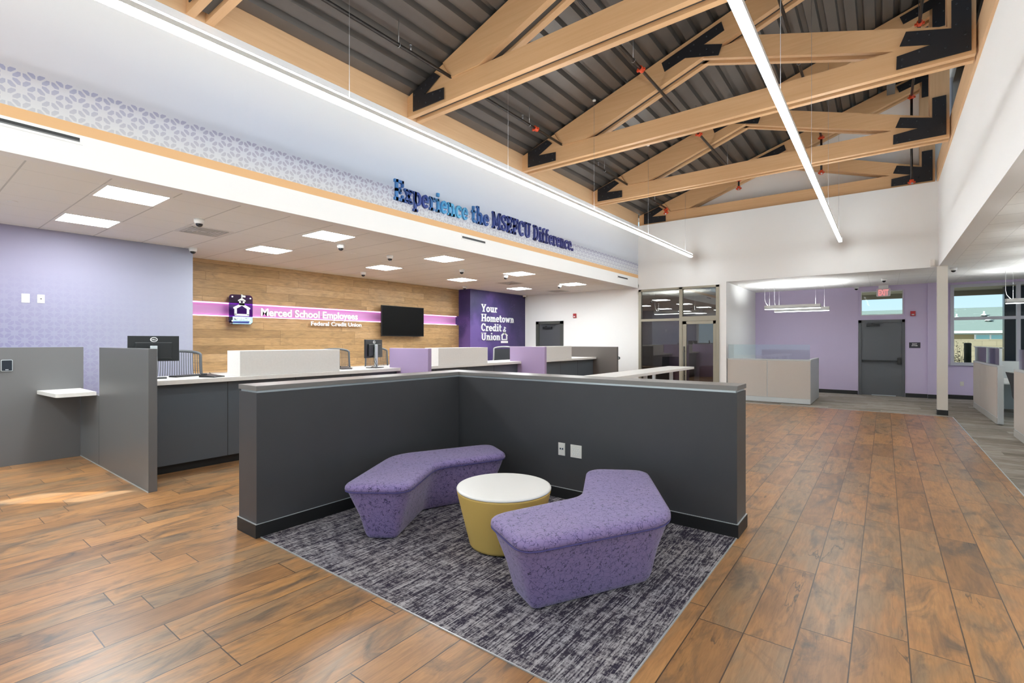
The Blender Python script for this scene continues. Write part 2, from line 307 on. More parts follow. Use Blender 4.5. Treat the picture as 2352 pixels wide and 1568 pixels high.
# ------------------------------------------------------------------ geometry helpers
class MB:
    def __init__(s): s.v = []; s.f = []; s.sm = []
    def add(s, vs, fs, smooth=False):
        o = len(s.v); s.v += [tuple(p) for p in vs]; s.f += [tuple(i+o for i in f) for f in fs]; s.sm += [smooth]*len(fs); return s
    def box(s, x0, x1, y0, y1, z0, z1):
        vs = [(x0, y0, z0), (x1, y0, z0), (x1, y1, z0), (x0, y1, z0), (x0, y0, z1), (x1, y0, z1), (x1, y1, z1), (x0, y1, z1)]
        return s.add(vs, [(0, 3, 2, 1), (4, 5, 6, 7), (0, 1, 5, 4), (1, 2, 6, 5), (2, 3, 7, 6), (3, 0, 4, 7)])
    def cbox(s, cx, cy, cz, dx, dy, dz): return s.box(cx-dx/2, cx+dx/2, cy-dy/2, cy+dy/2, cz-dz/2, cz+dz/2)
    def prism(s, poly, axis, a, b):
        """poly: list of 2D points in the plane normal to axis; extrude between a and b"""
        def P(p, c): return {'x': (c, p[0], p[1]), 'y': (p[0], c, p[1]), 'z': (p[0], p[1], c)}[axis]
        n = len(poly); ar = sum(poly[i][0]*poly[(i+1) % n][1]-poly[(i+1) % n][0]*poly[i][1] for i in range(n))
        if ar < 0: poly = poly[::-1]
        vs = [P(p, a) for p in poly]+[P(p, b) for p in poly]
        fs = [tuple(range(n))[::-1], tuple(range(n, 2*n))]+[(i, (i+1) % n, (i+1) % n+n, i+n) for i in range(n)]
        if axis == 'y': fs = [f[::-1] for f in fs]
        if b < a: fs = [f[::-1] for f in fs]
        return s.add(vs, fs)
    def tube(s, pts, r, seg=10, closed=False, flat=1.0, cap=True):
        pts = [Vector(p) for p in pts]; n = len(pts); rings = []
        rr = r if isinstance(r, (list, tuple)) else [r]*n
        up = None
        for i, p in enumerate(pts):
            a = pts[(i-1) % n] if (i > 0 or closed) else p; b = pts[(i+1) % n] if (i < n-1 or closed) else p
            d = (b-a).normalized()
            if up is None:
                up = Vector((0, 0, 1)) if abs(d.z) < 0.9 else Vector((1, 0, 0))
            u = (up-d*up.dot(d)).normalized(); w = d.cross(u); up = u
            rings.append([p+u*math.cos(2*PI*k/seg)*rr[i]+w*math.sin(2*PI*k/seg)*rr[i]*flat for k in range(seg)])
        vs = [q for ring in rings for q in ring]; fs = []
        m = n if closed else n-1
        for i in range(m):
            j = (i+1) % n
            for k in range(seg): fs.append((i*seg+k, i*seg+(k+1) % seg, j*seg+(k+1) % seg, j*seg+k))
        s.add(vs, fs, True)
        if not closed and cap:
            o = len(s.v)-len(vs); s.f += [tuple(o+k for k in range(seg))[::-1], tuple(o+(n-1)*seg+k for k in range(seg))]; s.sm += [False, False]
        return s
    def lathe(s, prof, c, seg=48, axis='z', cap=True):
        vs = []; fs = []; n = len(prof)
        for k in range(seg):
            a = 2*PI*k/seg
            for r, z in prof:
                if axis == 'z': vs.append((c[0]+r*math.cos(a), c[1]+r*math.sin(a), c[2]+z))
                elif axis == 'y': vs.append((c[0]+r*math.cos(a), c[1]+z, c[2]+r*math.sin(a)))
                else: vs.append((c[0]+z, c[1]+r*math.cos(a), c[2]+r*math.sin(a)))
        for k in range(seg):
            for i in range(n-1):
                a, b = k*n+i, ((k+1) % seg)*n+i; f = (a, b, b+1, a+1); fs.append(f if axis != 'y' else f[::-1])
        s.add(vs, fs, True)
        if cap:
            o = len(s.v)-len(vs)
            f0 = tuple(o+k*n for k in range(seg)); f1 = tuple(o+k*n+n-1 for k in range(seg))
            if axis == 'y': f0, f1 = f0[::-1], f1[::-1]
            s.f += [f0[::-1], f1]; s.sm += [False, False]
        return s
    def build(s, name, m, parent=None, bevel=0.0, bseg=2):
        me = bpy.data.meshes.new(name); me.from_pydata(s.v, [], s.f)
        for p, q in zip(me.polygons, s.sm): p.use_smooth = q
        if bevel > 0:
            bm = bmesh.new(); bm.from_mesh(me); ed = [e for e in bm.edges if len(e.link_faces) == 2 and e.calc_face_angle(0) > 0.6]
            bmesh.ops.bevel(bm, geom=ed, offset=bevel, segments=bseg, affect='EDGES', profile=0.5, clamp_overlap=True); bm.to_mesh(me); bm.free()
        me.materials.append(m); me.update()
        o = bpy.data.objects.new(name, me); COL.objects.link(o)
        if parent is not None: o.parent = parent; o.matrix_parent_inverse = parent.matrix_world.inverted() if False else Matrix.Identity(4)
        return o
def empty(name, label, cat, loc=(0, 0, 0), rz=0.0, group=None, kind=None):
    o = bpy.data.objects.new(name, None); COL.objects.link(o); o.location = loc; o.rotation_euler = (0, 0, rz); o.empty_display_size = 0.1
    return tag(o, label, cat, group, kind)
def tag(o, label=None, cat=None, group=None, kind=None):
    if label: o['label'] = label
    if cat: o['category'] = cat
    if group: o['group'] = group
    if kind: o['kind'] = kind
    return o
def struct(name, mb, m, label=None, cat=None, bevel=0.0, parent=None):
    o = mb.build(name, m, parent, bevel)
    if parent is None: tag(o, label or name.replace('_', ' '), cat or name.split('_')[0].split('.')[0], None, 'structure')
    return o
def kids(o): return [c for c in bpy.data.objects if c.parent == o]
def dup(root, loc, rz, label, group=None):
    r = root.copy(); COL.objects.link(r); r.location = loc; r.rotation_euler = (0, 0, rz); r['label'] = label
    if group: r['group'] = group
    for ch in kids(root):
        c = ch.copy(); COL.objects.link(c); c.parent = r
        for g in kids(ch):
            d = g.copy(); COL.objects.link(d); d.parent = c
    return r
def relabel(o, label): o['label'] = label
AX_PX = Matrix(((0, 0, 1, 0), (1, 0, 0, 0), (0, 1, 0, 0), (0, 0, 0, 1)))       # text faces +X, reads along +Y
AX_NY = Matrix(((1, 0, 0, 0), (0, 0, -1, 0), (0, 1, 0, 0), (0, 0, 0, 1)))      # text faces -Y, reads along +X
def text_obj(txt, name, m, parent, origin, axis, height, width=None, depth=0.01, bold=0.0, align='LEFT'):
    cu = bpy.data.curves.new(name, 'FONT'); cu.body = txt; cu.size = 1.0; cu.offset = bold; cu.extrude = 0.5; cu.align_x = 'LEFT'; cu.resolution_u = 4
    tmp = bpy.data.objects.new('tmp', cu); COL.objects.link(tmp); bpy.context.view_layer.update()
    me = bpy.data.meshes.new_from_object(tmp.evaluated_get(bpy.context.evaluated_depsgraph_get()))
    bpy.data.objects.remove(tmp, do_unlink=True)
    xs = [v.co.x for v in me.vertices]; caps = 0.729
    x0, x1 = min(xs), max(xs); sy = height/caps; sx = (width/(x1-x0)) if width else sy
    T = Matrix.Translation(origin) @ axis
    for v in me.vertices:
        v.co = T @ Vector(((v.co.x-x0)*sx, v.co.y*sy, (v.co.z+0.5)*depth))
    me.materials.clear(); me.materials.append(m); o = bpy.data.objects.new(name, me); COL.objects.link(o); o.parent = parent; return o

# ---- slab serif glyphs drawn from strokes (cap height 1, x-height .68)
def R(x0, y0, x1, y1): return [(x0, y0), (x1, y0), (x1, y1), (x0, y1)]
def SG(a, b, w):
    a = Vector(a); b = Vector(b); d = (b-a).normalized(); n = Vector((-d.y, d.x))*w/2; return [tuple(a+n), tuple(a-n), tuple(b-n), tuple(b+n)]
def ARC(cx, cy, rx, ry, a0, a1, w, n=18):
    out = []
    for k in range(n):
        t0 = math.radians(a0+(a1-a0)*k/n); t1 = math.radians(a0+(a1-a0)*(k+1)/n)
        q = []
        for t, s in ((t0, 1), (t0, -1), (t1, -1), (t1, 1)): q.append((cx+(rx+s*w[0]/2)*math.cos(t), cy+(ry+s*w[1]/2)*math.sin(t)))
        out.append(q)
    return out
T = 0.17; w2 = (0.16, 0.13)
G = {
 'E': (0.70, [R(.09, 0, .27, 1), R(0, 0, .70, .14), R(0, .86, .70, 1), R(.09, .43, .5, .57), R(.56, 0, .70, .3), R(.56, .7, .70, 1), R(.42, .34, .52, .66)]),
 'F': (0.68, [R(.09, 0, .27, 1), R(0, 0, .4, .14), R(0, .86, .68, 1), R(.09, .43, .5, .57), R(.54, .7, .68, 1), R(.42, .34, .52, .66)]),
 'x': (0.64, [SG((.12, .06), (.52, .62), .17), SG((.12, .62), (.52, .06), .17), R(0, 0, .27, .12), R(.37, 0, .64, .12), R(0, .56, .27, .68), R(.37, .56, .64, .68)]),
 'p': (0.66, [R(.09, -.3, .26, .68), R(0, -.3, .38, -.18), R(0, .56, .2, .68)]+ARC(.36, .34, .22, .28, 0, 360, w2)),
 'e': (0.58, ARC(.29, .34, .21, .28, 10, 325, w2)+[R(.1, .29, .56, .40)]),
 'r': (0.52, [R(.09, 0, .26, .68), R(0, 0, .4, .12), R(0, .56, .2, .68), R(.36, .46, .50, .66)]+ARC(.4, .46, .15, .16, 70, 165, w2, 8)),
 'i': (0.36, [R(.09, 0, .27, .68), R(0, 0, .36, .12), R(0, .56, .2, .68), R(.08, .80, .27, .99)]),
 'n': (0.72, [R(.09, 0, .26, .68), R(0, 0, .33, .12), R(0, .56, .2, .68), R(.46, 0, .63, .42), R(.40, 0, .72, .12)]+ARC(.38, .41, .165, .20, 0, 170, w2, 12)),
 'c': (0.56, ARC(.29, .34, .21, .28, 38, 322, w2)+[R(.42, .44, .54, .64)]),
 't': (0.46, [R(.1, .16, .27, .92), R(0, .56, .44, .68)]+ARC(.31, .2, .13, .14, 180, 330, w2, 8)),
 'h': (0.72, [R(.09, 0, .26, 1), R(0, 0, .33, .12), R(0, .88, .2, 1), R(.46, 0, .63, .42), R(.40, 0, .72, .12)]+ARC(.38, .41, .165, .20, 0, 170, w2, 12)),
 'M': (1.02, [R(.08, 0, .24, 1), R(.78, 0, .94, 1), SG((.17, .95), (.51, .22), .17), SG((.85, .95), (.51, .22), .17), R(0, 0, .33, .13), R(.69, 0, 1.02, .13), R(0, .87, .24, 1), R(.78, .87, 1.02, 1)]),
 'S': (0.66, ARC(.33, .73, .22, .2, 25, 265, w2, 16)+ARC(.33, .27, .23, .2, -155, 92, w2, 16)+[R(.47, .66, .60, .96), R(.05, .04, .18, .34)]),
 'C': (0.74, ARC(.40, .5, .30, .43, 42, 318, (0.18, 0.14), 22)+[R(.60, .64, .73, .96)]),
 'U': (0.86, [R(.1, .33, .27, 1), R(.59, .33, .75, 1), R(0, .88, .37, 1), R(.5, .88, .86, 1)]+ARC(.43, .34, .245, .27, 180, 360, w2, 16)),
 'D': (0.80, [R(.09, 0, .27, 1), R(0, 0, .38, .14), R(0, .86, .38, 1)]+ARC(.34, .5, .36, .43, -90, 90, (0.18, 0.14), 18)),
 'f': (0.48, [R(.1, 0, .27, .82), R(0, 0, .38, .12), R(0, .56, .44, .68)]+ARC(.32, .82, .135, .13, 40, 180, w2, 8)),
 '.': (0.22, [R(.03, 0, .22, .19)]),
 'Y': (0.84, [SG((.13, .94), (.42, .42), .17), SG((.71, .94), (.42, .42), .15), R(.34, 0, .51, .46), R(.22, 0, .62, .12), R(0, .88, .32, 1), R(.54, .88, .84, 1)]),
 'o': (0.60, ARC(.30, .34, .22, .28, 0, 360, w2, 24)),
 'u': (0.74, [R(.09, .25, .26, .68), R(0, .56, .2, .68), R(.47, 0, .64, .68), R(.37, .56, .5, .68), R(.55, 0, .74, .12)]+ARC(.345, .26, .17, .2, 180, 350, w2, 12)),
 'H': (0.92, [R(.1, 0, .28, 1), R(.64, 0, .82, 1), R(.2, .43, .72, .57), R(0, 0, .38, .13), R(.54, 0, .92, .13), R(0, .87, .38, 1), R(.54, .87, .92, 1)]),
 'm': (1.06, [R(.09, 0, .25, .68), R(0, 0, .33, .12), R(0, .56, .2, .68), R(.44, 0, .6, .42), R(.79, 0, .95, .42), R(.38, 0, .68, .12), R(.73, 0, 1.06, .12)]+ARC(.37, .41, .155, .20, 0, 170, w2, 10)+ARC(.715, .41, .155, .20, 0, 170, w2, 10)),
 'w': (0.98, [SG((.13, .62), (.3, .05), .15), SG((.3, .05), (.49, .6), .14), SG((.49, .6), (.68, .05), .15), SG((.68, .05), (.85, .62), .14), R(0, .56, .28, .68), R(.7, .56, .98, .68)]),
 'd': (0.72, [R(.45, 0, .62, 1), R(.36, .88, .6, 1), R(.5, 0, .72, .12)]+ARC(.29, .34, .21, .28, 0, 360, w2, 20)),
}
def slab_text(txt, parent, m, X, y0, z0, cap, width=None, depth=0.03, gap=0.07, space=0.34):
    xs = []; x = 0
    for ch in txt:
        if ch == ' ': x += space; xs.append(None); continue
        xs.append(x); x += G[ch][0]+gap
    total = x-gap; sx = width/total if width else cap
    for ch, px in zip(txt, xs):
        if px is None: continue
        b = MB()
        for poly in G[ch][1]: b.prism([(y0+(px+p[0])*sx, z0+p[1]*cap) for p in poly], 'x', X, X+depth)
        b.build('letter', m, parent)
def round_rect(x0, y0, x1, y1, r, n=6):
    out = []
    for cx, cy, a in ((x1-r, y1-r, 0), (x0+r, y1-r, 90), (x0+r, y0+r, 180), (x1-r, y0+r, 270)):
        for k in range(n+1): t = math.radians(a+90*k/n); out.append((cx+r*math.cos(t), cy+r*math.sin(t)))
    return out

# ------------------------------------------------------------------ the building shell
CZ = 3.185           # tile ceilings
XF = -5.905          # frieze face
YF = 14.0            # far wall face
struct('floor', MB().box(-10.9, 1.13, -0.6, 13.62, -0.2, 0.0), M_floor, 'wood look plank tile floor', 'floor')
struct('floor', MB().box(-10.9, 1.13, -4.2, -0.6, -0.2, 0.0), mat('added_bounce_floor_grey', (176, 176, 176), 0.95), 'added pale grey bounce floor behind the camera, out of view', 'floor')  # unseen pale floor, added so sunlight bounces up without a warm tint
struct('floor', MB().box(1.13, 6.6, -4.2, 18.3, -0.2, 0.0).box(-10.9, 1.13, 13.62, 18.3, -0.2, 0.0), M_carpet, 'grey plank carpet floor', 'floor')
struct('trim_1', MB().box(1.122, 1.134, -0.6, 13.62, -0.01, 0.004).box(-3.4, 1.134, 13.614, 13.626, -0.01, 0.004), M_silver, 'thin metal strip between tile and carpet', 'trim')
# ceilings
struct('ceiling', MB().box(-10.9, XF-0.02, -0.8, YF+0.1, CZ, CZ+0.1).box(-9.82, XF-0.02, -4.2, -0.8, CZ, CZ+0.1), M_ceil, 'white tile ceiling over the teller line', 'ceiling')
struct('ceiling', MB().box(1.14, 6.6, -4.2, 18.3, CZ, CZ+0.1), M_ceil, 'white tile ceiling over the workstations', 'ceiling')
struct('ceiling', MB().box(-3.6, 1.14, YF+0.45, 18.3, CZ, CZ+0.1), M_ceil, 'white tile ceiling of the exit alcove', 'ceiling')
# steel roof deck: trapezoidal ribs running along Y, sloping up to the right
def ztop(x): return 5.36+0.33*(x+5.9)
def deck():
    b = MB(); x = -6.4; prof = []
    while x < 1.35:
        for dx, dz in ((0, 0), (0.145, 0), (0.165, 0.075), (0.235, 0.075)): prof.append((x+dx, ztop(x+dx)+0.03+dz))
        x += 0.255
    up = [(p[0], p[1]+0.012) for p in prof]
    for i in range(len(prof)-1):
        b.prism([prof[i], prof[i+1], up[i+1], up[i]], 'y', -4.2, 14.6)
    return b
dk = deck(); dk_o = struct('ceiling', dk, M_deck, 'dark grey ribbed steel roof deck between the trusses', 'ceiling')
struct('ceiling', MB().prism([(-6.4, ztop(-6.4)+0.16), (1.35, ztop(1.35)+0.16), (1.35, ztop(1.35)+0.3), (-6.4, ztop(-6.4)+0.3)], 'y', -4.2, 14.6), M_deck, 'roof above the deck', 'ceiling')
# left: frieze wall with graphic
struct('wall_frieze', MB().box(XF-0.15, XF, -4.2, YF, CZ-0.01, 5.045), M_frieze, 'upper wall with blue graphic, orange stripe and petal pattern', 'wall')
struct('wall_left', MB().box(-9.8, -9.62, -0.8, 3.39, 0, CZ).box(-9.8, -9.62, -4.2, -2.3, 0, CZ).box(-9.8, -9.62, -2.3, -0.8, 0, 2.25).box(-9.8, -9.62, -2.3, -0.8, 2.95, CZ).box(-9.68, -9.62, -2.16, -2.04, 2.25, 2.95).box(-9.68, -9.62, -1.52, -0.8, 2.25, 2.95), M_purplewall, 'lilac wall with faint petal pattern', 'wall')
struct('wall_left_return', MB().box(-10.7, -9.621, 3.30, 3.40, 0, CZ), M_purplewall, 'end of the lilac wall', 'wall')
ZS0, ZS1 = 2.075, 2.362
struct('wall_teller', MB().box(-10.63, -10.58, 3.4, 11.12, 0, ZS0).box(-10.63, -10.58, 3.4, 11.12, ZS1, CZ), M_woodwall, 'maple plank wall behind the tellers', 'wall')
M_mag = mat('magenta_recess', (206, 150, 204), 0.5)
struct('wall_teller_recess', MB().box(-10.80, -10.72, 3.3, 11.2, 1.9, 2.5), M_mag, 'back of the lit pink recess', 'wall')
struct('wall_teller_outer', MB().box(-10.9, -10.82, 3.3, 11.2, 0, CZ), M_white, 'outer left wall', 'wall')
led = empty('led_strip', 'glowing pink light line across the maple plank wall', 'light', (-10.66, 3.4, 2.2))
for z0, z1 in ((ZS0+0.0, ZS0+0.022), (ZS1-0.022, ZS1-0.0)):
    MB().box(-0.05, -0.02, 0.0, 7.72, z0-2.2, z1-2.2).build('led_tape', M_pink, led)
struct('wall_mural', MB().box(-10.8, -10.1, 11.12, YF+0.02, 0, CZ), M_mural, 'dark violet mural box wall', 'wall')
# far wall Y = 14 (with two door openings)
fw = MB()
fw.box(-10.9, -9.62, YF, YF+0.15, 0, CZ+0.1).box(-9.62, -8.52, YF, YF+0.15, 2.26, CZ+0.1).box(-8.52, -5.88, YF, YF+0.15, 0, CZ+0.1)
struct('wall_far', fw, M_white, 'white far wall with the dark door', 'wall')
struct('wall_far_upper', MB().box(XF-0.15, 1.14, YF, YF+0.45, CZ, 4.4).box(XF-0.15, 1.14, YF, YF+0.07, 4.4, 5.045).box(-5.88, -5.86, YF+0.02, YF+0.15, 0, CZ).box(-5.88, -3.58, YF, YF+0.15, 3.12, CZ), M_white, 'white header wall under the far truss', 'wall')
struct('wall_far_gable', MB().prism([(XF, 5.0), (1.2, 5.0), (1.2, ztop(1.2)+0.03), (XF, ztop(XF)+0.03)], 'y', YF+0.42, YF+0.55), M_white, 'white gable wall behind the far truss', 'wall')
struct('wall_pier', MB().box(-3.58, -3.40, YF, 17.75, 0, CZ+0.005), M_white, 'white wall at the left of the exit alcove', 'wall')
# alcove far wall with exit door and transom
YD = 17.75
wf = MB()
wf.box(-3.58, -0.62, YD, YD+0.2, 0, CZ).box(0.46, 0.95, YD, YD+0.2, 0, CZ).box(0.95, 1.16, YD-0.06, YD+0.2, 0, CZ).box(-0.62, 0.46, YD, YD+0.2, 2.2, 2.33).box(-0.62, 0.46, YD, YD+0.2, 3.05, CZ)
wf.box(-0.62, -0.56, YD+0.03, YD+0.2, 2.33, 3.05).box(0.43, 0.46, YD+0.03, YD+0.2, 2.33, 3.05)
wf.box(1.16, 1.48, 18.0, 18.2, 0, CZ).box(1.16, 1.165, YD, 18.0, 0, CZ).box(1.48, 6.6, 18.0, 18.2, 0, 0.93).box(1.48, 6.6, 18.0, 18.2, 3.12, CZ)
struct('wall_alcove', wf, M_lilacpaint, 'lavender wall around the exit door and window', 'wall')
struct('baseboard_alcove', MB().box(-3.4, -0.63, YD-0.012, YD, 0, 0.11).box(0.47, 0.95, YD-0.012, YD, 0, 0.11).box(0.95, 1.17, YD-0.072, YD-0.06, 0, 0.11).box(1.17, 3.2, 17.988, 18.0, 0, 0.11), M_base, 'black rubber baseboard along the lavender wall', 'baseboard')
struct('baseboard_far', MB().box(-10.1, -9.65, YF-0.012, YF, 0, 0.11).box(-8.5, -5.9, YF-0.012, YF, 0, 0.11), M_base, 'black rubber baseboard along the far wall', 'baseboard')
# right: drop beam, ledger, clerestory
struct('wall_right_drop', MB().box(0.93, 1.14, -4.2, YF+0.02, CZ+0.002, 5.045), M_white, 'long white drop wall over the right aisle', 'wall')
struct('wall_clerestory', MB().box(1.06, 1.20, -4.2, 14.6, 5.045, 5.62).box(1.06, 1.20, -4.2, 14.6, 7.25, ztop(1.2)+0.04), M_white, 'white wall above the timber ledger', 'wall')
cl = MB(); 
for k in range(-2, 6): cl.box(1.08, 1.18, 2.02+3.03*k-0.05, 2.02+3.03*k+0.05, 5.62, 7.25)
struct('trim_2', cl, M_winfr, 'clerestory mullions', 'trim')
struct('window_1', MB().box(1.125, 1.131, -4.2, 14.5, 5.62, 7.25), M_glasswin, 'high clerestory glazing', 'window')
# column
post = empty('column', 'slim white square column with black base beside the aisle', 'column', (0.985, 13.92, 0))
MB().box(-0.085, 0.085, -0.085, 0.085, 0, CZ).build('shaft', mat('warm_white_column', (226, 221, 212), 0.6), post)
MB().box(-0.09, 0.09, -0.09, 0.09, 0, 0.11).build('base', M_base, post)
post['kind'] = 'structure'; post.name = 'trim_3'
# behind and right of the camera
bw_ = MB(); bw_.box(-10.9, -9.5, -4.3, -4.15, 0, CZ).box(-9.5, 4.6, -4.3, -4.15, 0, 0.12).box(-9.5, 4.6, -4.3, -4.15, 2.95, CZ).box(4.6, 6.6, -4.3, -4.15, 0, CZ)
bw_.prism([(XF-0.3, CZ), (1.3, CZ), (1.3, ztop(1.3)+0.1), (XF-0.3, ztop(XF-0.3)+0.1)], 'y', -4.3, -4.15)
struct('wall_behind', bw_, M_white, 'wall behind the camera', 'wall')
struct('window_2', MB().box(-9.5, 4.6, -4.23, -4.22, 0.12, 2.95), M_glasswin, 'shop window behind the camera', 'window')
rw = MB(); rw.box(6.5, 6.65, -4.2, 18.3, 0, 0.7).box(6.5, 6.65, -4.2, 18.3, 2.9, CZ)
for y in (-4.2, -0.2, 3.8, 7.8, 11.8, 15.8): rw.box(6.5, 6.65, y, y+0.5, 0.7, 2.9)
struct('wall_right', rw, M_white, 'window wall at the far right', 'wall')
struct('window_3', MB().box(6.57, 6.576, -4.2, 18.3, 0.7, 2.9), M_glasswin, 'glazing of the right window wall', 'window')
struct('wall_left_outer', MB().box(-10.9, -9.7, -4.2, -4.1, 0, CZ), M_white, 'left rear wall', 'wall')

# ------------------------------------------------------------------ windows and doors
fr = MB()
for z0, z1 in ((0.93, 1.0), (2.155, 2.235), (3.045, 3.12)): fr.box(1.44, 6.6, 17.97, 18.06, z0, z1)
for x in (1.44, 2.72, 4.1, 5.5): fr.box(x, x+0.075, 17.965, 18.065, 0.93, 3.12)
w4 = struct('window_4', fr, M_winfr, 'big window in pale frame beside the column', 'window')
MB().box(1.5, 6.6, 18.02, 18.026, 0.98, 3.08).build('window_glass', M_glasswin, w4)
MB().box(1.40, 6.6, 17.93, 18.0, 0.915, 0.94).build('window_sill', M_winfr, w4)
tr = MB(); tr.box(-0.56, 0.43, YD+0.05, YD+0.10, 2.33, 2.36).box(-0.56, 0.43, YD+0.05, YD+0.10, 3.02, 3.05).box(-0.56, -0.535, YD+0.05, YD+0.10, 2.36, 3.02).box(0.405, 0.43, YD+0.05, YD+0.10, 2.36, 3.02)
w5 = struct('window_5', tr, mat('white_window_frame', (236, 236, 240), 0.5), 'transom window above the exit door', 'window')
MB().box(-0.535, 0.405, YD+0.07, YD+0.076, 2.36, 3.02).build('window_glass', M_glasswin, w5)

d1 = struct('door_1', MB().box(-0.612, -0.545, YD-0.02, YD+0.12, 0, 2.2).box(0.395, 0.462, YD-0.02, YD+0.12, 0, 2.2).box(-0.612, 0.462, YD-0.02, YD+0.12, 2.12, 2.2), M_door, 'dark grey exit door under the transom window', 'door')
MB().box(-0.545, 0.395, YD+0.01, YD+0.06, 0.01, 2.12).build('door_leaf', mat('dark_grey_door_leaf', (84, 86, 90), 0.38), d1)
pb = MB().box(-0.53, 0.36, YD-0.06, YD-0.03, 0.985, 1.03).build('panic_bar', M_blkplastic, d1)
MB().box(0.29, 0.375, YD-0.075, YD+0.01, 0.92, 1.10).box(-0.535, -0.50, YD-0.06, YD+0.01, 0.98, 1.035).build('bar_housing', M_blkplastic, pb, 0.01)
cs = MB().box(-0.42, -0.11, YD-0.06, YD+0.01, 2.015, 2.075).build('door_closer', M_blkplastic, d1, 0.006)
MB().box(-0.40, -0.02, YD-0.09, YD-0.07, 2.088, 2.100).box(-0.30, -0.27, YD-0.09, YD-0.03, 2.07, 2.10).build('closer_arm', M_blkplastic, cs)
MB().box(-0.3, 0.26, YD-0.002, YD+0.012, 0.0, 0.022).build('threshold', M_silver, d1)
d2 = struct('door_2', MB().box(-9.62, -9.50, YF-0.03, YF+0.14, 0, 2.26).box(-8.64, -8.52, YF-0.03, YF+0.14, 0, 2.26).box(-9.62, -8.52, YF-0.03, YF+0.14, 2.16, 2.26), mat('dark_bronze_frame', (72, 74, 70), 0.45), 'dark grey door in the far wall beside the violet mural', 'door')
MB().box(-9.50, -8.64, YF+0.02, YF+0.07, 0.01, 2.16).build('door_leaf', M_door, d2)
c2 = MB().box(-9.33, -8.97, YF-0.05, YF+0.02, 2.0, 2.075).build('door_closer', M_blkplastic, d2, 0.006)
MB().box(-9.35, -8.80, YF-0.07, YF-0.055, 2.10, 2.112).box(-9.2, -9.17, YF-0.07, YF-0.03, 2.07, 2.11).build('closer_arm', M_blkplastic, c2)

# storefront of the glass office
sf = MB(); Y0, Y1 = YF-0.03, YF+0.08
sf.box(-5.88, -5.80, Y0, Y1, 0, 3.12).box(-4.66, -4.57, Y0, Y1, 0, 3.12).box(-3.66, -3.58, Y0, Y1, 0, 3.12).box(-5.88, -3.58, Y0, Y1, 3.06, 3.12).box(-5.80, -4.66, Y0, Y1, 2.165, 2.235).box(-4.57, -3.66, Y0, Y1, 2.15, 2.28).box(-5.80, -4.66, Y0, Y1, 0, 0.1)
w6 = struct('window_6', sf, M_alu, 'bronze framed glass front of the office', 'window')
MB().box(-5.80, -4.66, YF+0.02, YF+0.03, 0.1, 2.165).build('window_glass', M_glassdark, w6)
MB().box(-5.80, -4.66, YF+0.02, YF+0.03, 2.235, 3.06).build('window_glass', M_glassdark, w6)
MB().box(-4.57, -3.66, YF+0.02, YF+0.03, 2.28, 3.06).build('window_glass', M_glassdark, w6)
d3 = struct('door_3', MB().box(-4.565, -4.46, YF-0.02, YF+0.03, 0.01, 2.145).box(-3.735, -3.665, YF-0.02, YF+0.03, 0.01, 2.145).box(-4.565, -3.665, YF-0.02, YF+0.03, 2.06, 2.145).box(-4.565, -3.665, YF-0.02, YF+0.03, 0.01, 0.25), M_alu, 'glass office door in bronze frame', 'door')
MB().box(-4.46, -3.735, YF, YF+0.01, 0.25, 2.06).build('door_glass', M_glassdark, d3)
hd = MB().tube([(-4.50, YF-0.09, 0.45), (-4.50, YF-0.09, 1.43)], 0.018).tube([(-4.50, YF-0.09, 0.6), (-4.50, YF-0.02, 0.6)], 0.012).tube([(-4.50, YF-0.09, 1.3), (-4.50, YF-0.02, 1.3)], 0.012).build('door_handle', M_blkplastic, d3)
struct('wall_office', MB().box(-7.6, -7.5, YF+0.15, 17.8, 0, CZ).box(-7.6, -3.5, 17.4, 17.5, 0, CZ), mat('office_wall_grey', (168, 160, 164), 0.7), 'walls inside the glass office', 'wall')
struct('ceiling', MB().box(-7.6, -3.58, YF+0.45, 17.5, CZ-0.03, CZ+0.05), M_ceil, 'ceiling inside the glass office', 'ceiling')

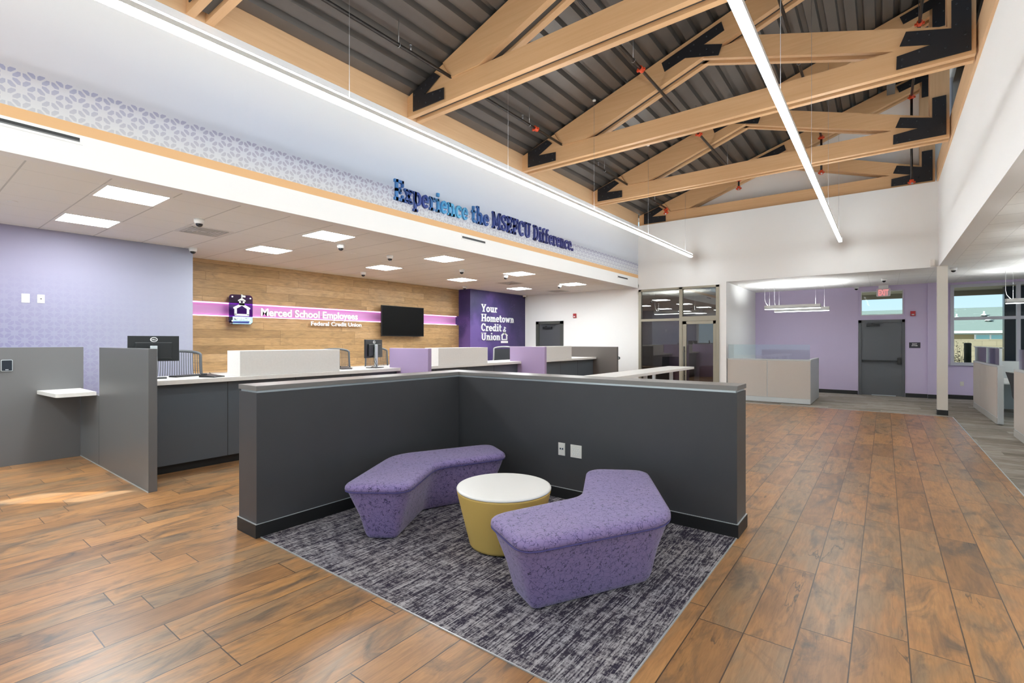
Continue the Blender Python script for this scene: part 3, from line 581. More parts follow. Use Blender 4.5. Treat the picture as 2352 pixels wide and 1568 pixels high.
# ------------------------------------------------------------------ roof trusses, ledgers, purlin
_b = MB().lathe([(0.011, 0.0), (0.011, -0.006), (0.006, -0.010)], (0, 0, 0), 8, 'y').build('bolt', M_bolt); BOLT = _b.data; bpy.data.objects.remove(_b)
def truss(Y, label, full=True):
    r = empty('roof_truss', label, 'roof truss', (0, Y, 0), 0, 'timber roof trusses over the lobby')
    p = ((0.0, 0.085), (0.185, 0.27)); mid = (0.088, 0.182)
    def plies(poly, name, m, dy=0.0):
        b = MB()
        for a, c in p: b.prism(poly, 'y', a+dy, c+dy if dy == 0 else c-dy if a else c+dy)
        return b.build(name, m, r)
    zb = 5.05
    plies([(-5.9, zb), (0.88, zb), (0.88, zb+0.30), (-5.9, zb+0.30)], 'bottom_chord', M_lvl)
    heel = [(-5.9, zb+0.30), (-4.95, zb+0.30), (-5.12, ztop(-5.12)), (-5.9, ztop(-5.9))]
    b = MB(); b.prism(heel, 'y', 0.0, 0.085).prism(heel, 'y', 0.185, 0.27).build('heel_block', M_lvl, r)
    tcl = [(-5.11, ztop(-5.11)), (-4.94, zb+0.305), (-4.42, zb+0.305), (0.62, ztop(0.62)-0.325), (0.62, ztop(0.62))]
    b = MB(); b.prism(tcl, 'y', -0.02, 0.08).prism(tcl, 'y', 0.19, 0.29).build('top_chord', M_lvl, r)
    plies([(0.62, zb+0.30), (0.88, zb+0.30), (0.88, ztop(0.88)), (0.62, ztop(0.62))], 'post', M_lvlz)
    # strut from the top chord down to the right joint
    st = [(-2.50, ztop(-2.50)-0.325), (-1.95, ztop(-1.95)-0.322), (0.62, 5.455), (0.62, 5.355), (0.20, 5.355-0.0)]
    st = [(-2.47, 6.16), (-1.62, 6.16+0.06), (0.62, 5.47), (0.62, 5.35), (0.10, 5.35)]
    b = MB(); b.prism(st, 'y', 0.004, 0.08).prism(st, 'y', 0.19, 0.266).build('strut', M_lvl, r)
    b = MB(); b.prism([(-5.8, zb+0.05), (0.8, zb+0.05), (0.8, zb+0.25), (-5.8, zb+0.25)], 'y', *mid)
    b.prism([(-4.9, zb+0.31), (-4.5, zb+0.31), (0.6, ztop(0.6)-0.27), (0.6, ztop(0.6)-0.05), (-4.9, ztop(-4.9)-0.05)], 'y', *mid).build('filler_plate', M_knife, r)
    def plate(poly, bolts):
        b = MB(); f0 = -0.032
        b.prism(poly, 'y', f0, -0.0202)
        o = b.build('gusset_plate', M_black, r)
        for x, z in bolts:
            q = bpy.data.objects.new('bolt', BOLT); COL.objects.link(q); q.parent = o; q.location = (x, f0, z)
    hp = [(-5.738, 5.09), (-5.738, 5.39), (-5.28, 5.535), (-5.16, 5.44), (-5.485, 5.275), (-5.08, 5.25), (-5.08, 5.085)]
    plate(hp, [(-5.7, 5.13), (-5.7, 5.33), (-5.6, 5.2), (-5.45, 5.14), (-5.3, 5.22), (-5.15, 5.12), (-5.15, 5.22), (-5.3, 5.46), (-5.45, 5.4), (-5.55, 5.38)])
    mp = [(-2.98, 6.25), (-2.93, 6.09), (-2.591, 6.20), (-2.073, 6.06), (-2.016, 6.215), (-2.299, 6.31), (-1.985, 6.42), (-2.027, 6.57)]
    plate(mp, [(-2.85, 6.2), (-2.7, 6.25), (-2.5, 6.28), (-2.15, 6.13), (-2.25, 6.22), (-2.35, 6.17), (-2.1, 6.48), (-2.25, 6.42), (-2.45, 6.36)])
    rp = [(0.121, 5.09), (0.126, 5.258), (0.47, 5.29), (0.155, 5.381), (0.219, 5.545), (0.654, 5.42), (0.654, 5.76), (0.835, 5.76), (0.835, 5.09)]
    plate(rp, [(0.18, 5.12), (0.18, 5.2), (0.35, 5.12), (0.35, 5.24), (0.25, 5.42), (0.33, 5.48), (0.45, 5.42), (0.7, 5.7), (0.8, 5.6), (0.7, 5.45), (0.78, 5.3), (0.6, 5.2), (0.8, 5.14)])
    zt = lambda x: ztop(x)-0.05
    upl = [(0.215, zt(0.215)), (0.266, zt(0.266)-0.16), (0.655, zt(0.655)-0.17), (0.655, 6.95), (0.835, 6.95), (0.835, zt(0.835))]
    plate(upl, [(0.3, 7.25), (0.45, 7.3), (0.7, 7.05), (0.8, 7.2), (0.75, 7.35)])
    return r
truss(-1.01, 'timber roof truss behind the camera, out of view')['label'] = 'timber truss over the entrance, nearest of all'
truss(2.02, 'timber roof truss cut off by the top left corner of the photo')
truss(5.05, 'nearest full timber roof truss, crossing the top centre')
truss(8.08, 'second full timber roof truss, ending at the right with a large black plate')
truss(11.10, 'third full timber roof truss, ahead of the far gable truss')
truss(14.08, 'farthest timber roof truss, lying on the white gable wall')
tag(MB().prism([(XF-0.13, 5.046), (XF+0.004, 5.046), (XF+0.004, 5.42), (XF-0.13, 5.38)], 'y', -4.2, 14.0).build('ledger_beam', M_lvly), 'timber ledger beam on top of the blue graphic wall', 'beam', 'timber ledger beams')
tag(MB().box(0.90, 1.055, -4.2, 14.0, 5.046, 5.46).build('ledger_beam', M_lvly), 'timber ledger beam on top of the right white drop wall', 'beam', 'timber ledger beams')
tag(MB().box(0.04, 0.19, 11.38, 14.0, ztop(0.1)-0.18, ztop(0.04)+0.02).build('steel_purlin', M_greylam), 'grey square steel tube under the deck near the far top right', 'beam')

# ------------------------------------------------------------------ sprinkler pipes
def pipe(X, Z, y0, y1, zd, label, coup, hang, heads):
    r = empty('sprinkler_pipe', label, 'pipe', (X, y0, Z), 0, 'sprinkler pipes under the roof deck')
    MB().tube([(0, 0, 0), (0, y1-y0, 0)], 0.024, 12).build('pipe', M_pipe, r)
    if zd is not None: MB().tube([(0, y1-y0, 0.02), (0, y1-y0, zd-Z)], 0.024, 12).build('drop_pipe', M_pipe, r)
    def cp(c, ax):
        b = MB()
        if ax == 'y': b.lathe([(0.024, -0.045), (0.042, -0.045), (0.042, -0.015), (0.034, 0), (0.042, 0.015), (0.042, 0.045), (0.024, 0.045)], c, 14, 'y')
        else: b.lathe([(0.024, -0.045), (0.042, -0.045), (0.042, -0.015), (0.034, 0), (0.042, 0.015), (0.042, 0.045), (0.024, 0.045)], c, 14, 'z')
        for s in (-1, 1): b.cbox(c[0]+s*0.052, c[1], c[2]-0.01, 0.03, 0.035, 0.03)
        b.build('coupling', M_orange, r)
    for y in coup: cp((0, y-y0, 0), 'y')
    if zd is not None:
        cp((0, y1-y0, -0.03), 'z'); cp((0, y1-y0, zd-Z+0.03), 'z')
        MB().tube([(0, y1-y0-0.02, zd-Z), (0.01, y1-y0-0.06, zd-Z-0.02)], 0.02, 8).build('sprinkler_head', M_galv, r)
    for y in hang:
        h = ztop(X)+0.04-Z
        MB().tube([(0, y-y0, 0.03), (0, y-y0, h)], 0.005, 6).tube([(0.032*math.cos(k*PI/8), y-y0, 0.032*math.sin(k*PI/8)) for k in range(16)], 0.004, 6, closed=True).build('hanger', M_galv, r)
    for y in heads:
        MB().tube([(0, y-y0, 0.02), (0, y-y0, 0.09)], 0.012, 8).lathe([(0.004, 0.09), (0.018, 0.092), (0.018, 0.096)], (0, y-y0, 0), 10).build('sprinkler_head', M_galv, r)
pipe(-4.96, 5.375, -4.1, 13.75, 5.22, 'dark sprinkler pipe nearest the blue graphic wall', [7.2], [4.1, 7.0, 9.9, 12.9], [4.3, 6.8, 9.6, 12.4])
pipe(-3.03, 5.83, -4.1, 13.75, 5.55, 'dark sprinkler pipe left of the bright central pendant', [7.3, 10.3], [7.0, 10.1, 12.6], [6.6, 9.7])
pipe(-1.2, 6.47, -4.1, 13.75, 5.58, 'dark sprinkler pipe right of the bright central pendant', [6.5], [6.7, 9.9], [9.2])
pipe(0.47, 6.93, -4.1, 13.75, 5.02, 'dark sprinkler pipe along the timber posts at far right', [10.7], [7.4, 11.0], [9.4])

# ------------------------------------------------------------------ linear pendants over the lobby
def pendant(X, label, y0=-3.9, y1=13.55, zz=3.895):
    L = y1-y0; r = empty('linear_pendant', label, 'pendant light', (X, y0, zz), 0, 'long linear pendants over the lobby')
    b = MB(); b.box(-0.036, -0.032, 0, L, 0.0, 0.042).box(0.032, 0.036, 0, L, 0.0, 0.042).box(-0.036, 0.036, -0.006, 0, -0.03, 0.07).box(-0.036, 0.036, L, L+0.006, -0.03, 0.07).box(-0.032, 0.032, 0, L, 0.018, 0.026)
    b.build('housing', mat('pendant_white_housing', (228, 226, 222), 0.45), r)
    MB().box(-0.031, 0.031, 0.0, L, -0.030, 0.012).build('diffuser', M_pend, r)
    MB().box(-0.030, 0.030, 0.0, L, 0.028, 0.060).build('uplight', M_pendup, r)
    y = 13.05
    while y > y0:
        zt_ = ztop(X)+0.03-zz
        MB().tube([(0, y-y0, 0.06), (0, y-y0, zt_)], 0.0022, 5).build('cable', M_galv, r)
        MB().lathe([(0.03, 0), (0.03, 0.02)], (0, y-y0, zt_-0.02), 12).build('canopy', mat('white_plastic', (238, 238, 236), 0.4), r)
        y -= 2.55
    return r
pendant(-4.19, 'long slim glowing pendant in front of the blue graphic wall')
pendant(-0.81, 'long slim glowing pendant over the aisle, crossing the trusses')

# ------------------------------------------------------------------ recessed ceiling lights over the tellers
def troffer0():
    r = empty('ceiling_light', 'x', 'ceiling light', (0, 0, CZ), 0, 'square ceiling lights over the teller line')
    MB().box(-0.305, 0.305, -0.305, -0.275, -0.004, 0.0).box(-0.305, 0.305, 0.275, 0.305, -0.004, 0.0).box(-0.305, -0.275, -0.275, 0.275, -0.004, 0.0).box(0.275, 0.305, -0.275, 0.275, -0.004, 0.0).build('frame', M_white, r)
    MB().box(-0.275, 0.275, -0.275, 0.275, -0.003, -0.0005).build('diffuser', M_troffer, r)
    return r
ys = [1.75, 4.25, 6.80, 9.37, 12.0]; xa = [-6.66, -6.78, -6.86, -6.93, -7.0]; xb = [-8.48, -8.64, -8.72, -8.80, -8.88]
lab_a = ['square ceiling light nearest the camera beside the open lobby', 'square ceiling light above the first white quartz screen, lobby side', 'third square ceiling light of the lobby side row', 'fourth square ceiling light of the lobby side row, by a dome camera', 'farthest square ceiling light of the lobby side row']
lab_b = ['square ceiling light in front of the lilac wall', 'square ceiling light above the lit school emblem plate', 'square ceiling light over the black television', 'fourth square ceiling light along the maple wall row', 'farthest square ceiling light, before the violet mural']
t0 = None
for k in range(5):
    for X, lb in ((xa[k], lab_a[k]), (xb[k], lab_b[k])):
        if t0 is None: t0 = troffer0(); t0.location = (X, ys[k], CZ); relabel(t0, lb)
        else: dup(t0, (X, ys[k], CZ), 0, lb)
for X, Y in ((-6.6, -0.8), (-8.4, -0.8), (-6.6, -3.2)): dup(t0, (X, Y, CZ), 0, 'added square ceiling light near the entrance, out of view')  # extra lights added behind the camera to brighten the teller side
for X, Y in ((3.0, -1.0), (3.0, 2.5)): 
    dup(t0, (X, Y, CZ), 0, 'added square ceiling light above the workstations, out of view')['group'] = 'added square ceiling lights over the workstations'  # unseen lights added on the right to even out the room light

# ------------------------------------------------------------------ small pendants over workstations
def small_pendant(x0, x1, y, z, label, along='x', w=0.075):
    L = x1-x0; r = empty('office_pendant', label, 'pendant light', (x0, y, z), 0 if along == 'x' else PI/2, 'short white pendants over the workstations')
    MB().box(0, L, -w, -w+0.004, 0.012, 0.11).box(0, L, w-0.004, w, 0.012, 0.11).box(0, 0.004, -w, w, 0.012, 0.11).box(L-0.004, L, -w, w, 0.012, 0.11).box(0, L, -w, w, 0.012, 0.03).build('housing', mat('office_pendant_white', (232, 232, 230), 0.45), r)
    MB().box(0.01, L-0.01, -w+0.008, w-0.008, -0.001, 0.012).build('diffuser', M_small, r)
    MB().box(0.01, L-0.01, -w+0.008, w-0.008, 0.06, 0.075).build('uplight', M_smallup, r)
    for q in (0.12, L-0.12):
        MB().tube([(q, 0, 0.06), (q, 0, CZ-z)], 0.0016, 6).build('cable', M_letters, r)
    MB().tube([(0.08, 0, 0.11), (0.02, 0, 0.2), (0.0, 0, 0.3), (0.0, 0, CZ-z)], 0.004, 8).build('power_cord', M_letters, r)
    return r
small_pendant(-2.70, -1.35, 15.35, 2.47, 'short white pendant in the exit alcove, nearer and higher of two')
small_pendant(-2.55, -1.20, 15.95, 2.42, 'short white pendant in the exit alcove, farther of two')
small_pendant(2.17, 3.5, 15.5, 2.42, 'short white pendant hanging before the big window')
small_pendant(-6.0, -4.6, 15.6, 2.45, 'white pendant inside the glass office')
for k, (X, Y) in enumerate(((2.6, 14.0), (2.45, 12.2), (2.2, 10.2), (2.0, 8.2), (1.8, 6.2), (1.8, 3.8))): small_pendant(X, X+1.4, Y, 2.42, 'added short white pendant over the workstations, out of view')  # pendants added out of view; their uplights brighten the right ceiling

# ------------------------------------------------------------------ L-shaped low partition and lounge
lp = empty('low_partition', 'charcoal L-shaped half wall with silver reveal and taupe cap around the lounge', 'partition', (-3.985, 1.86, 0))
ox, oy = -3.985, 1.86
def L_shape(z0, z1, g=0.0):
    """footprint of both arms, offset g outwards"""
    pts = [(-4.29-g, 1.86-g), (-3.985+g, 1.86-g), (-3.985+g, 4.185-g), (-0.935+g, 4.185-g), (-0.935+g, 4.49+g), (-4.29-g, 4.49+g)]
    return MB().prism([(p[0]-ox, p[1]-oy) for p in pts], 'z', z0, z1)
L_shape(0.0, 1.158).build('panel', M_charcoal, lp)
L_shape(1.158, 1.176, -0.012).build('reveal_strip', M_silver, lp)
L_shape(1.176, 1.214, 0.004).build('cap', M_cap, lp, 0.002)
L_shape(0.0, 0.108, 0.012).build('baseboard', M_base, lp, 0.003)
L_shape(0.108, 0.112, 0.010).build('base_edge', M_silver, lp)
rug = empty('lounge_rug', 'dark purple and grey streaked carpet square inside the half wall', 'rug', (-3.97, 1.89, 0))
MB().box(0.0, 3.03, 0.0, 2.285, 0.0005, 0.006).build('carpet', M_rug, rug)
MB().box(0.0, 3.04, -0.006, 0.0, 0.0005, 0.007).box(3.03, 3.038, 0.0, 2.285, 0.0005, 0.007).build('metal_edge', M_silver, rug)
def wall_plate(X, Y, Z, w, h, label, mode, axis='ny', name='wall_outlet'):
    r = empty(name, label, 'outlet', (X, Y, Z), 0 if axis == 'ny' else PI/2, None)
    MB().box(-w/2, w/2, -0.007, 0, -h/2, h/2).build('cover_plate', M_plate, r, 0.002)
    b = MB(); dk_ = MB()
    if mode == 'data':
        for s in (-1, 1): dk_.box(s*0.013-0.007, s*0.013+0.007, -0.0085, -0.0068, -0.004, 0.012)
        dk_.build('data_port', mat('blue_black_port', (22, 40, 70), 0.4), r)
    elif mode == 'quad' or mode == 'duplex':
        cols = (-0.023, 0.023) if mode == 'quad' else (0,)
        for cx in cols:
            for cz in (0.02, -0.02):
                MB().box(cx-0.014, cx+0.014, -0.0085, -0.0068, cz-0.013, cz+0.013).build('socket', M_tabletop, r, 0.002)
                dk_.box(cx-0.007, cx-0.005, -0.0092, -0.0084, cz, cz+0.008).box(cx+0.005, cx+0.007, -0.0092, -0.0084, cz, cz+0.008).box(cx-0.002, cx+0.002, -0.0092, -0.0084, cz-0.009, cz-0.005)
        dk_.build('slots', M_blkplastic, r)
    elif mode == 'jack':
        dk_.box(-0.010, 0.010, -0.0085, -0.0068, -0.006, 0.006).build('data_port', M_blkplastic, r)
    return r
wall_plate(-2.566, 4.185, 0.495, 0.078, 0.125, 'narrow data plate with two blue ports on the half wall', 'data')
wall_plate(-2.402, 4.185, 0.493, 0.124, 0.125, 'wide four socket plate on the half wall above the yellow table', 'quad')
wall_plate(-9.62, 1.308, 2.180, 0.084, 0.125, 'four socket plate high on the lilac wall, left of two', 'quad', 'px')
wall_plate(-9.62, 1.466, 2.181, 0.078, 0.120, 'plate with one small black port on the lilac wall, right of two', 'jack', 'px')
wall_plate(1.677, 18.0, 0.42, 0.078, 0.115, 'socket plate on the lavender wall below the big window', 'duplex')

def poly_offset(P, d):
    n = len(P); out = []; ar = sum(P[i][0]*P[(i+1) % n][1]-P[(i+1) % n][0]*P[i][1] for i in range(n)); sg = 1 if ar > 0 else -1
    for i in range(n):
        a, b, c = Vector(P[i-1]), Vector(P[i]), Vector(P[(i+1) % n])
        d1 = (b-a).normalized(); d2 = (c-b).normalized(); n1 = Vector((-d1.y, d1.x))*sg; n2 = Vector((-d2.y, d2.x))*sg
        k = (n1+n2); k = k/(1+n1.dot(n2)); out.append(tuple(b+k*d))
    return out
def fillet(P, rad, seg=7):
    n = len(P); out = []
    for i in range(n):
        a, b, c = Vector(P[i-1]), Vector(P[i]), Vector(P[(i+1) % n]); u = (a-b).normalized(); v = (c-b).normalized()
        r = rad[i]; p0 = b+u*r; p1 = b+v*r
        for k in range(seg+1):
            t = k/seg; out.append(tuple(p0*(1-t)**2+b*2*t*(1-t)+p1*t*t))
    return out
def bench(name, P, label, taper=0.128):
    cx = sum(p[0] for p in P)/len(P); cy = sum(p[1] for p in P)/len(P); P = [(p[0]-cx, p[1]-cy) for p in P]
    r = empty(name, label, 'bench', (cx, cy, 0.0075), 0, 'purple boomerang benches in the lounge')
    def ring(off, rad=None, f=1.0): return fillet(poly_offset(P, off), [0.13*f, 0.13*f, 0.14*f, 0.13*f, 0.13*f, 0.20*f])
    def loft(levels, name, m, capt=True, capb=True):
        b = MB(); rs = [ring(o, f=f) for z, o, f in levels]; n = len(rs[0]); vs = [(p[0], p[1], levels[i][0]) for i, rr in enumerate(rs) for p in rr]; fs = []
        ar = sum(rs[0][i][0]*rs[0][(i+1) % n][1]-rs[0][(i+1) % n][0]*rs[0][i][1] for i in range(n)) > 0
        for i in range(len(levels)-1):
            for k in range(n):
                f = (i*n+k, i*n+(k+1) % n, (i+1)*n+(k+1) % n, (i+1)*n+k); fs.append(f if ar else f[::-1])
        b.add(vs, fs, True)
        if capb: f = tuple(range(n)); b.add(vs[:n], [f[::-1] if ar else f])
        if capt: f = tuple(range(n)); b.add(vs[-n:], [f if ar else f[::-1]], True)
        return b.build(name, m, r)
    loft([(0.006, taper+0.02, .3), (0.02, taper+0.006, .4), (0.05, taper-0.008, .5), (0.20, taper*0.62, .8), (0.34, taper*0.22, 1), (0.395, 0.012, 1), (0.405, 0.004, 1)], 'body', M_fabric, True, False)
    loft([(0.407, 0.004, 1), (0.418, -0.005, 1), (0.438, -0.003, 1), (0.450, 0.006, 1), (0.459, 0.022, 1), (0.464, 0.046, 1), (0.467, 0.08, 1), (0.468, 0.12, 1)], 'seat_cushion', M_fabric)
    pts = [(p[0], p[1], 0.406) for p in ring(-0.001)]; MB().tube(pts, 0.0045, 8, closed=True).build('piping', M_piping, r)
    for q in ring(taper+0.06, .3)[::8][:6]:
        MB().lathe([(0.02, 0.0), (0.02, 0.013)], (q[0], q[1], 0), 12).build('foot', M_blkplastic, r)
    return r
bench('curved_bench', [(-3.31, 2.17), (-2.885, 2.47), (-3.235, 3.10), (-2.95, 3.80), (-3.39, 4.07), (-3.84, 3.10)], 'purple boomerang bench at the left against the charcoal half wall')
bench('curved_bench', [(-1.63, 4.05), (-2.06, 3.78), (-1.73, 3.10), (-2.02, 2.375), (-1.56, 2.13), (-1.05, 3.075)], 'purple boomerang bench at the right, nearest the camera')
tb = empty('drum_table', 'round drum table with white top and yellow upholstered side', 'table', (-2.345, 2.97, 0.0075))
MB().lathe([(0.262, 0.012), (0.268, 0.03), (0.30, 0.16), (0.335, 0.30), (0.352, 0.37), (0.362, 0.415), (0.364, 0.428)], (0, 0, 0), 72).build('drum', M_yellow, tb)
MB().lathe([(0.358, 0.428), (0.365, 0.432), (0.366, 0.438), (0.362, 0.446), (0.35, 0.449)], (0, 0, 0), 72).build('tabletop', M_tabletop, tb)
MB().tube([(0.19, -0.303, 0.42), (0.175, -0.275, 0.25), (0.158, -0.245, 0.09)], 0.0018, 6).build('seam', mat('yellow_seam', (176, 144, 74), 0.7), tb)
MB().lathe([(0.24, 0.0), (0.24, 0.013)], (0, 0, 0), 48).build('foot', M_blkplastic, tb)

# ------------------------------------------------------------------ teller line
CT = 1.118
def counter(y0, y1, label):
    r = empty('teller_counter', label, 'counter', (-6.6, y0, 0), 0, 'teller counters along the wall')
    L = y1-y0
    MB().box(-0.86, 0.0, 0, L, CT-0.052, CT).build('countertop', M_stone, r, 0.002)
    b = MB(); n = 4
    seams = [L*k/n for k in range(n+1)]
    MB().box(-0.155, -0.11, 0, L, 0.11, CT-0.052).build('front_panel', M_slate, r)
    s = MB()
    for q in seams[1:-1]: s.box(-0.111, -0.1085, q-0.003, q+0.003, 0.11, CT-0.052)
    s.build('panel_joint', M_base, r)
    MB().box(-0.28, -0.2, 0, L, 0.0, 0.11).build('kick_plate', M_base, r)
    MB().box(-0.80, -0.75, 0.02, L-0.02, 0.0, CT-0.052).build('back_panel', M_greylam, r)
    MB().box(-0.75, -0.16, 0.0, 0.03, 0.0, CT-0.052).box(-0.75, -0.16, L-0.03, L, 0.0, CT-0.052).build('side_panel', M_greylam, r)
    return r
counter(1.86, 5.50, 'quartz topped teller counter nearest the camera')
counter(5.58, 9.00, 'middle quartz topped teller counter between the lilac dividers')
counter(9.08, 12.66, 'farthest quartz topped teller counter before the grey end panel')
def qbox(y0, y1, label):
    r = empty('quartz_screen', label, 'counter screen', (-6.63, y0, CT), 0, 'white quartz privacy boxes on the teller counters')
    MB().box(-0.37, 0.0, 0, y1-y0, 0, 0.33).build('stone_box', M_stone, r, 0.002)
    MB().box(-0.001, 0.0008, 0.0, y1-y0, 0.002, 0.004).build('joint', mat('stone_joint', (186, 182, 176), 0.5), r)
    return r
qbox(2.885, 4.34, 'white quartz box on the nearest teller counter')
qbox(6.42, 7.845, 'white quartz box on the middle teller counter')
qbox(9.95, 11.31, 'white quartz box on the farthest teller counter')
d = [(5.50, -6.90, -5.92, M_lilac, 'lilac divider panel after the nearest teller counter'), (9.0, -6.93, -5.96, M_lilac, 'lilac divider panel after the middle teller counter')]
for y, xa_, xb_, m_, lb in d:
    r = empty('teller_divider', lb, 'divider', (xa_, y, 0), 0, 'divider panels between tellers')
    MB().box(0, xb_-xa_, 0.0, 0.075, 0.0, 1.452).build('panel', m_, r, 0.002)
    MB().box(0.002, xb_-xa_-0.002, 0.002, 0.073, 1.452, 1.456).build('edge_band', mat('pale_lilac_edge', (216, 204, 226), 0.5), r)
r = empty('teller_divider', 'dark grey end panel at the far end of the teller line', 'divider', (-7.62, 12.67, 0), 0, 'divider panels between tellers')
MB().box(0, 1.66, 0.0, 0.075, 0.0, 1.42).build('panel', mat('brown_grey_laminate', (92, 86, 82), 0.45), r, 0.002)
# near booth
r = empty('teller_divider', 'tall grey divider panel at the near end of the teller line', 'divider', (-8.78, 1.735, 0), 0, 'divider panels between tellers')
MB().prism([(0.0, 0.0), (2.715, 0.0), (2.715, 1.494), (0.91, 1.494), (0.91, 0.885), (0.0, 0.885)], 'y', 0, 0.078).build('panel', M_greylam, r, 0.0015)
MB().box(0.899, 0.902, -0.001, 0.001, 0, 0.885).build('panel_joint', M_base, r)
MB().box(0.0, 2.715, -0.004, 0, 0, 0.012).build('base_edge', M_silver, r)
r = empty('booth_wall', 'grey laminate side panel at the left edge of the photo', 'divider', (-8.86, -1.2, 0))
MB().prism([(0.0, 0.0), (2.935, 0.0), (2.935, 0.885), (2.965, 0.885), (2.965, 1.494), (0.0, 1.494)], 'x', 0, 0.08).build('panel', M_greylam, r, 0.0015)
r = empty('writing_shelf', 'white shelf fixed in the corner of the grey booth panels', 'shelf', (-8.778, 1.30, 0.885))
MB().prism(fillet([(0.0, 0.0), (0.80, 0.05), (0.80, 0.43), (0.0, 0.43)], [0.001, 0.05, 0.001, 0.001], 6), 'z', 0, 0.046).build('shelf_top', M_stone, r, 0.003)
MB().prism([(0.03, 0.0), (0.03, -0.035), (0.38, 0.0)], 'y', 0.1, 0.13).build('bracket', M_greylam, r)
r = empty('card_reader', 'small black square card reader with silver rim at the left edge', 'card reader', (-8.78, 1.024, 1.268), PI/2)
MB().prism(round_rect(-0.052, -0.072, 0.052, 0.072, 0.012), 'y', -0.018, 0.0).build('silver_rim', M_silver, r)
MB().prism(round_rect(-0.046, -0.065, 0.046, 0.065, 0.008), 'y', -0.021, -0.018).build('black_face', mat('reader_face', (28, 34, 42), 0.25), r)
MB().box(-0.014, 0.014, -0.0225, -0.021, -0.056, -0.048).build('logo_mark', M_silver, r)
# back counter under the maple wall
r = empty('back_counter', 'low white topped counter along the foot of the maple wall', 'counter', (-10.575, 3.45, 0))
MB().box(0, 0.56, 0, 7.6, 0.91, 0.955).build('countertop', M_stone, r)
MB().box(0, 0.50, 0, 7.6, 0.0, 0.91).build('cabinet', mat('dark_cabinet', (64, 66, 70), 0.5), r)

# ------------------------------------------------------------------ chairs
def teller_chair(label, light=False):
    fm = M_chairlight if light else M_chairgrey
    r = empty('teller_chair', label, 'chair', (0, 0, 0), 0, 'high task chairs behind the teller counters')
    MB().prism(fillet([(-0.24, -0.25), (0.24, -0.25), (0.24, 0.25), (-0.24, 0.25)], [0.09]*4, 5), 'z', 0.74, 0.81).build('seat', M_fabdark, r, 0.02, 3)
    def side(z):   # x position of the back and half width at height z
        t = (z-0.82)/0.60
        return (-0.20-0.11*math.sin(min(1, t*1.1)*PI*0.5)-0.03*math.cos(t*PI*1.2), 0.285+0.055*(1-t)**3)
    zs = [0.83+0.045*k for k in range(13)]
    path = [(side(z)[0], -side(z)[1], z) for z in zs]; top = []
    zt_ = zs[-1]
    for k in range(1, 10):
        a = PI*k/10; top.append((side(zt_)[0]-0.01, -side(zt_)[1]*math.cos(a), zt_+0.055*math.sin(a)))
    path = path+top+[(side(z)[0], side(z)[1], z) for z in zs[::-1]]
    MB().tube(path, 0.016, 8, flat=1.3).tube([(side(0.83)[0], -side(0.83)[1], 0.83), (side(0.83)[0], side(0.83)[1], 0.83)], 0.014, 8).build('backrest_frame', fm, r)
    b = MB()
    if light:
        for k in range(12):
            z0, z1 = zs[k], zs[k+1]
            b.add([(side(z0)[0], -side(z0)[1], z0), (side(z0)[0], side(z0)[1], z0), (side(z1)[0], side(z1)[1], z1), (side(z1)[0], -side(z1)[1], z1)], [(0, 1, 2, 3)], True)
            b.add([(side(z0)[0]-0.006, -side(z0)[1], z0), (side(z0)[0]-0.006, side(z0)[1], z0), (side(z1)[0]-0.006, side(z1)[1], z1), (side(z1)[0]-0.006, -side(z1)[1], z1)], [(3, 2, 1, 0)], True)
        b.build('backrest_mesh', M_fabdark, r)
    else:
        ns = 20
        for k in range(ns):
            f = -1+2*(k+0.5)/ns
            b.tube([(side(z)[0], f*side(z)[1], z) for z in zs]+[(side(zt_)[0]-0.005, f*side(zt_)[1], zt_+0.055*math.sqrt(max(0, 1-f*f)))], 0.0052, 5)
        b.build('backrest_slats', M_chairgrey, r)
        MB().box(side(1.02)[0]-0.02, side(1.02)[0]-0.004, -0.24, 0.24, 0.99, 1.05).build('lumbar_bar', M_chairgrey, r, 0.005)
    for s in (-1, 1):
        MB().tube([(-0.02, s*0.26, 0.77), (-0.02, s*0.30, 0.84), (-0.02, s*0.30, 0.97)], 0.014, 8).box(-0.14, 0.12, s*0.30-0.04, s*0.30+0.04, 0.97, 0.995).build('armrest', M_blkplastic, r)
    MB().tube([(0, 0, 0.10), (0, 0, 0.74)], 0.028, 12).build('gas_lift', M_blkplastic, r)
    MB().tube([(0.22*math.cos(k*PI/12), 0.22*math.sin(k*PI/12), 0.34) for k in range(24)], 0.01, 8, closed=True).tube([(-0.22, 0, 0.34), (0.22, 0, 0.34)], 0.008, 6).build('foot_ring', M_galv, r)
    base = MB()
    for k in range(5): a = 2*PI*k/5; base.tube([(0, 0, 0.11), (0.30*math.cos(a), 0.30*math.sin(a), 0.075)], [0.028, 0.016], 8)
    bo = base.build('star_base', M_blkplastic, r)
    for k in range(5):
        a = 2*PI*k/5; MB().lathe([(0.028, -0.02), (0.028, 0.02)], (0.30*math.cos(a), 0.30*math.sin(a), 0.0285), 14, 'y').build('caster', M_blkplastic, bo)
    return r
ch = teller_chair('high slatted back task chair behind the nearest monitor'); ch.location = (-8.22, 2.72, 0); ch.rotation_euler = (0, 0, -0.30)
dup(ch, (-8.05, 5.30, 0), -0.15, 'high slatted back task chair at the right end of the nearest quartz box')
dup(ch, (-8.35, 6.55, 0), 0.05, 'high task chair seen between the second monitor and a lilac divider')
ch4 = teller_chair('high task chair with pale frame and solid mesh back, before the mural', True); ch4.location = (-8.2, 10.35, 0); ch4.rotation_euler = (0, 0, -1.0)

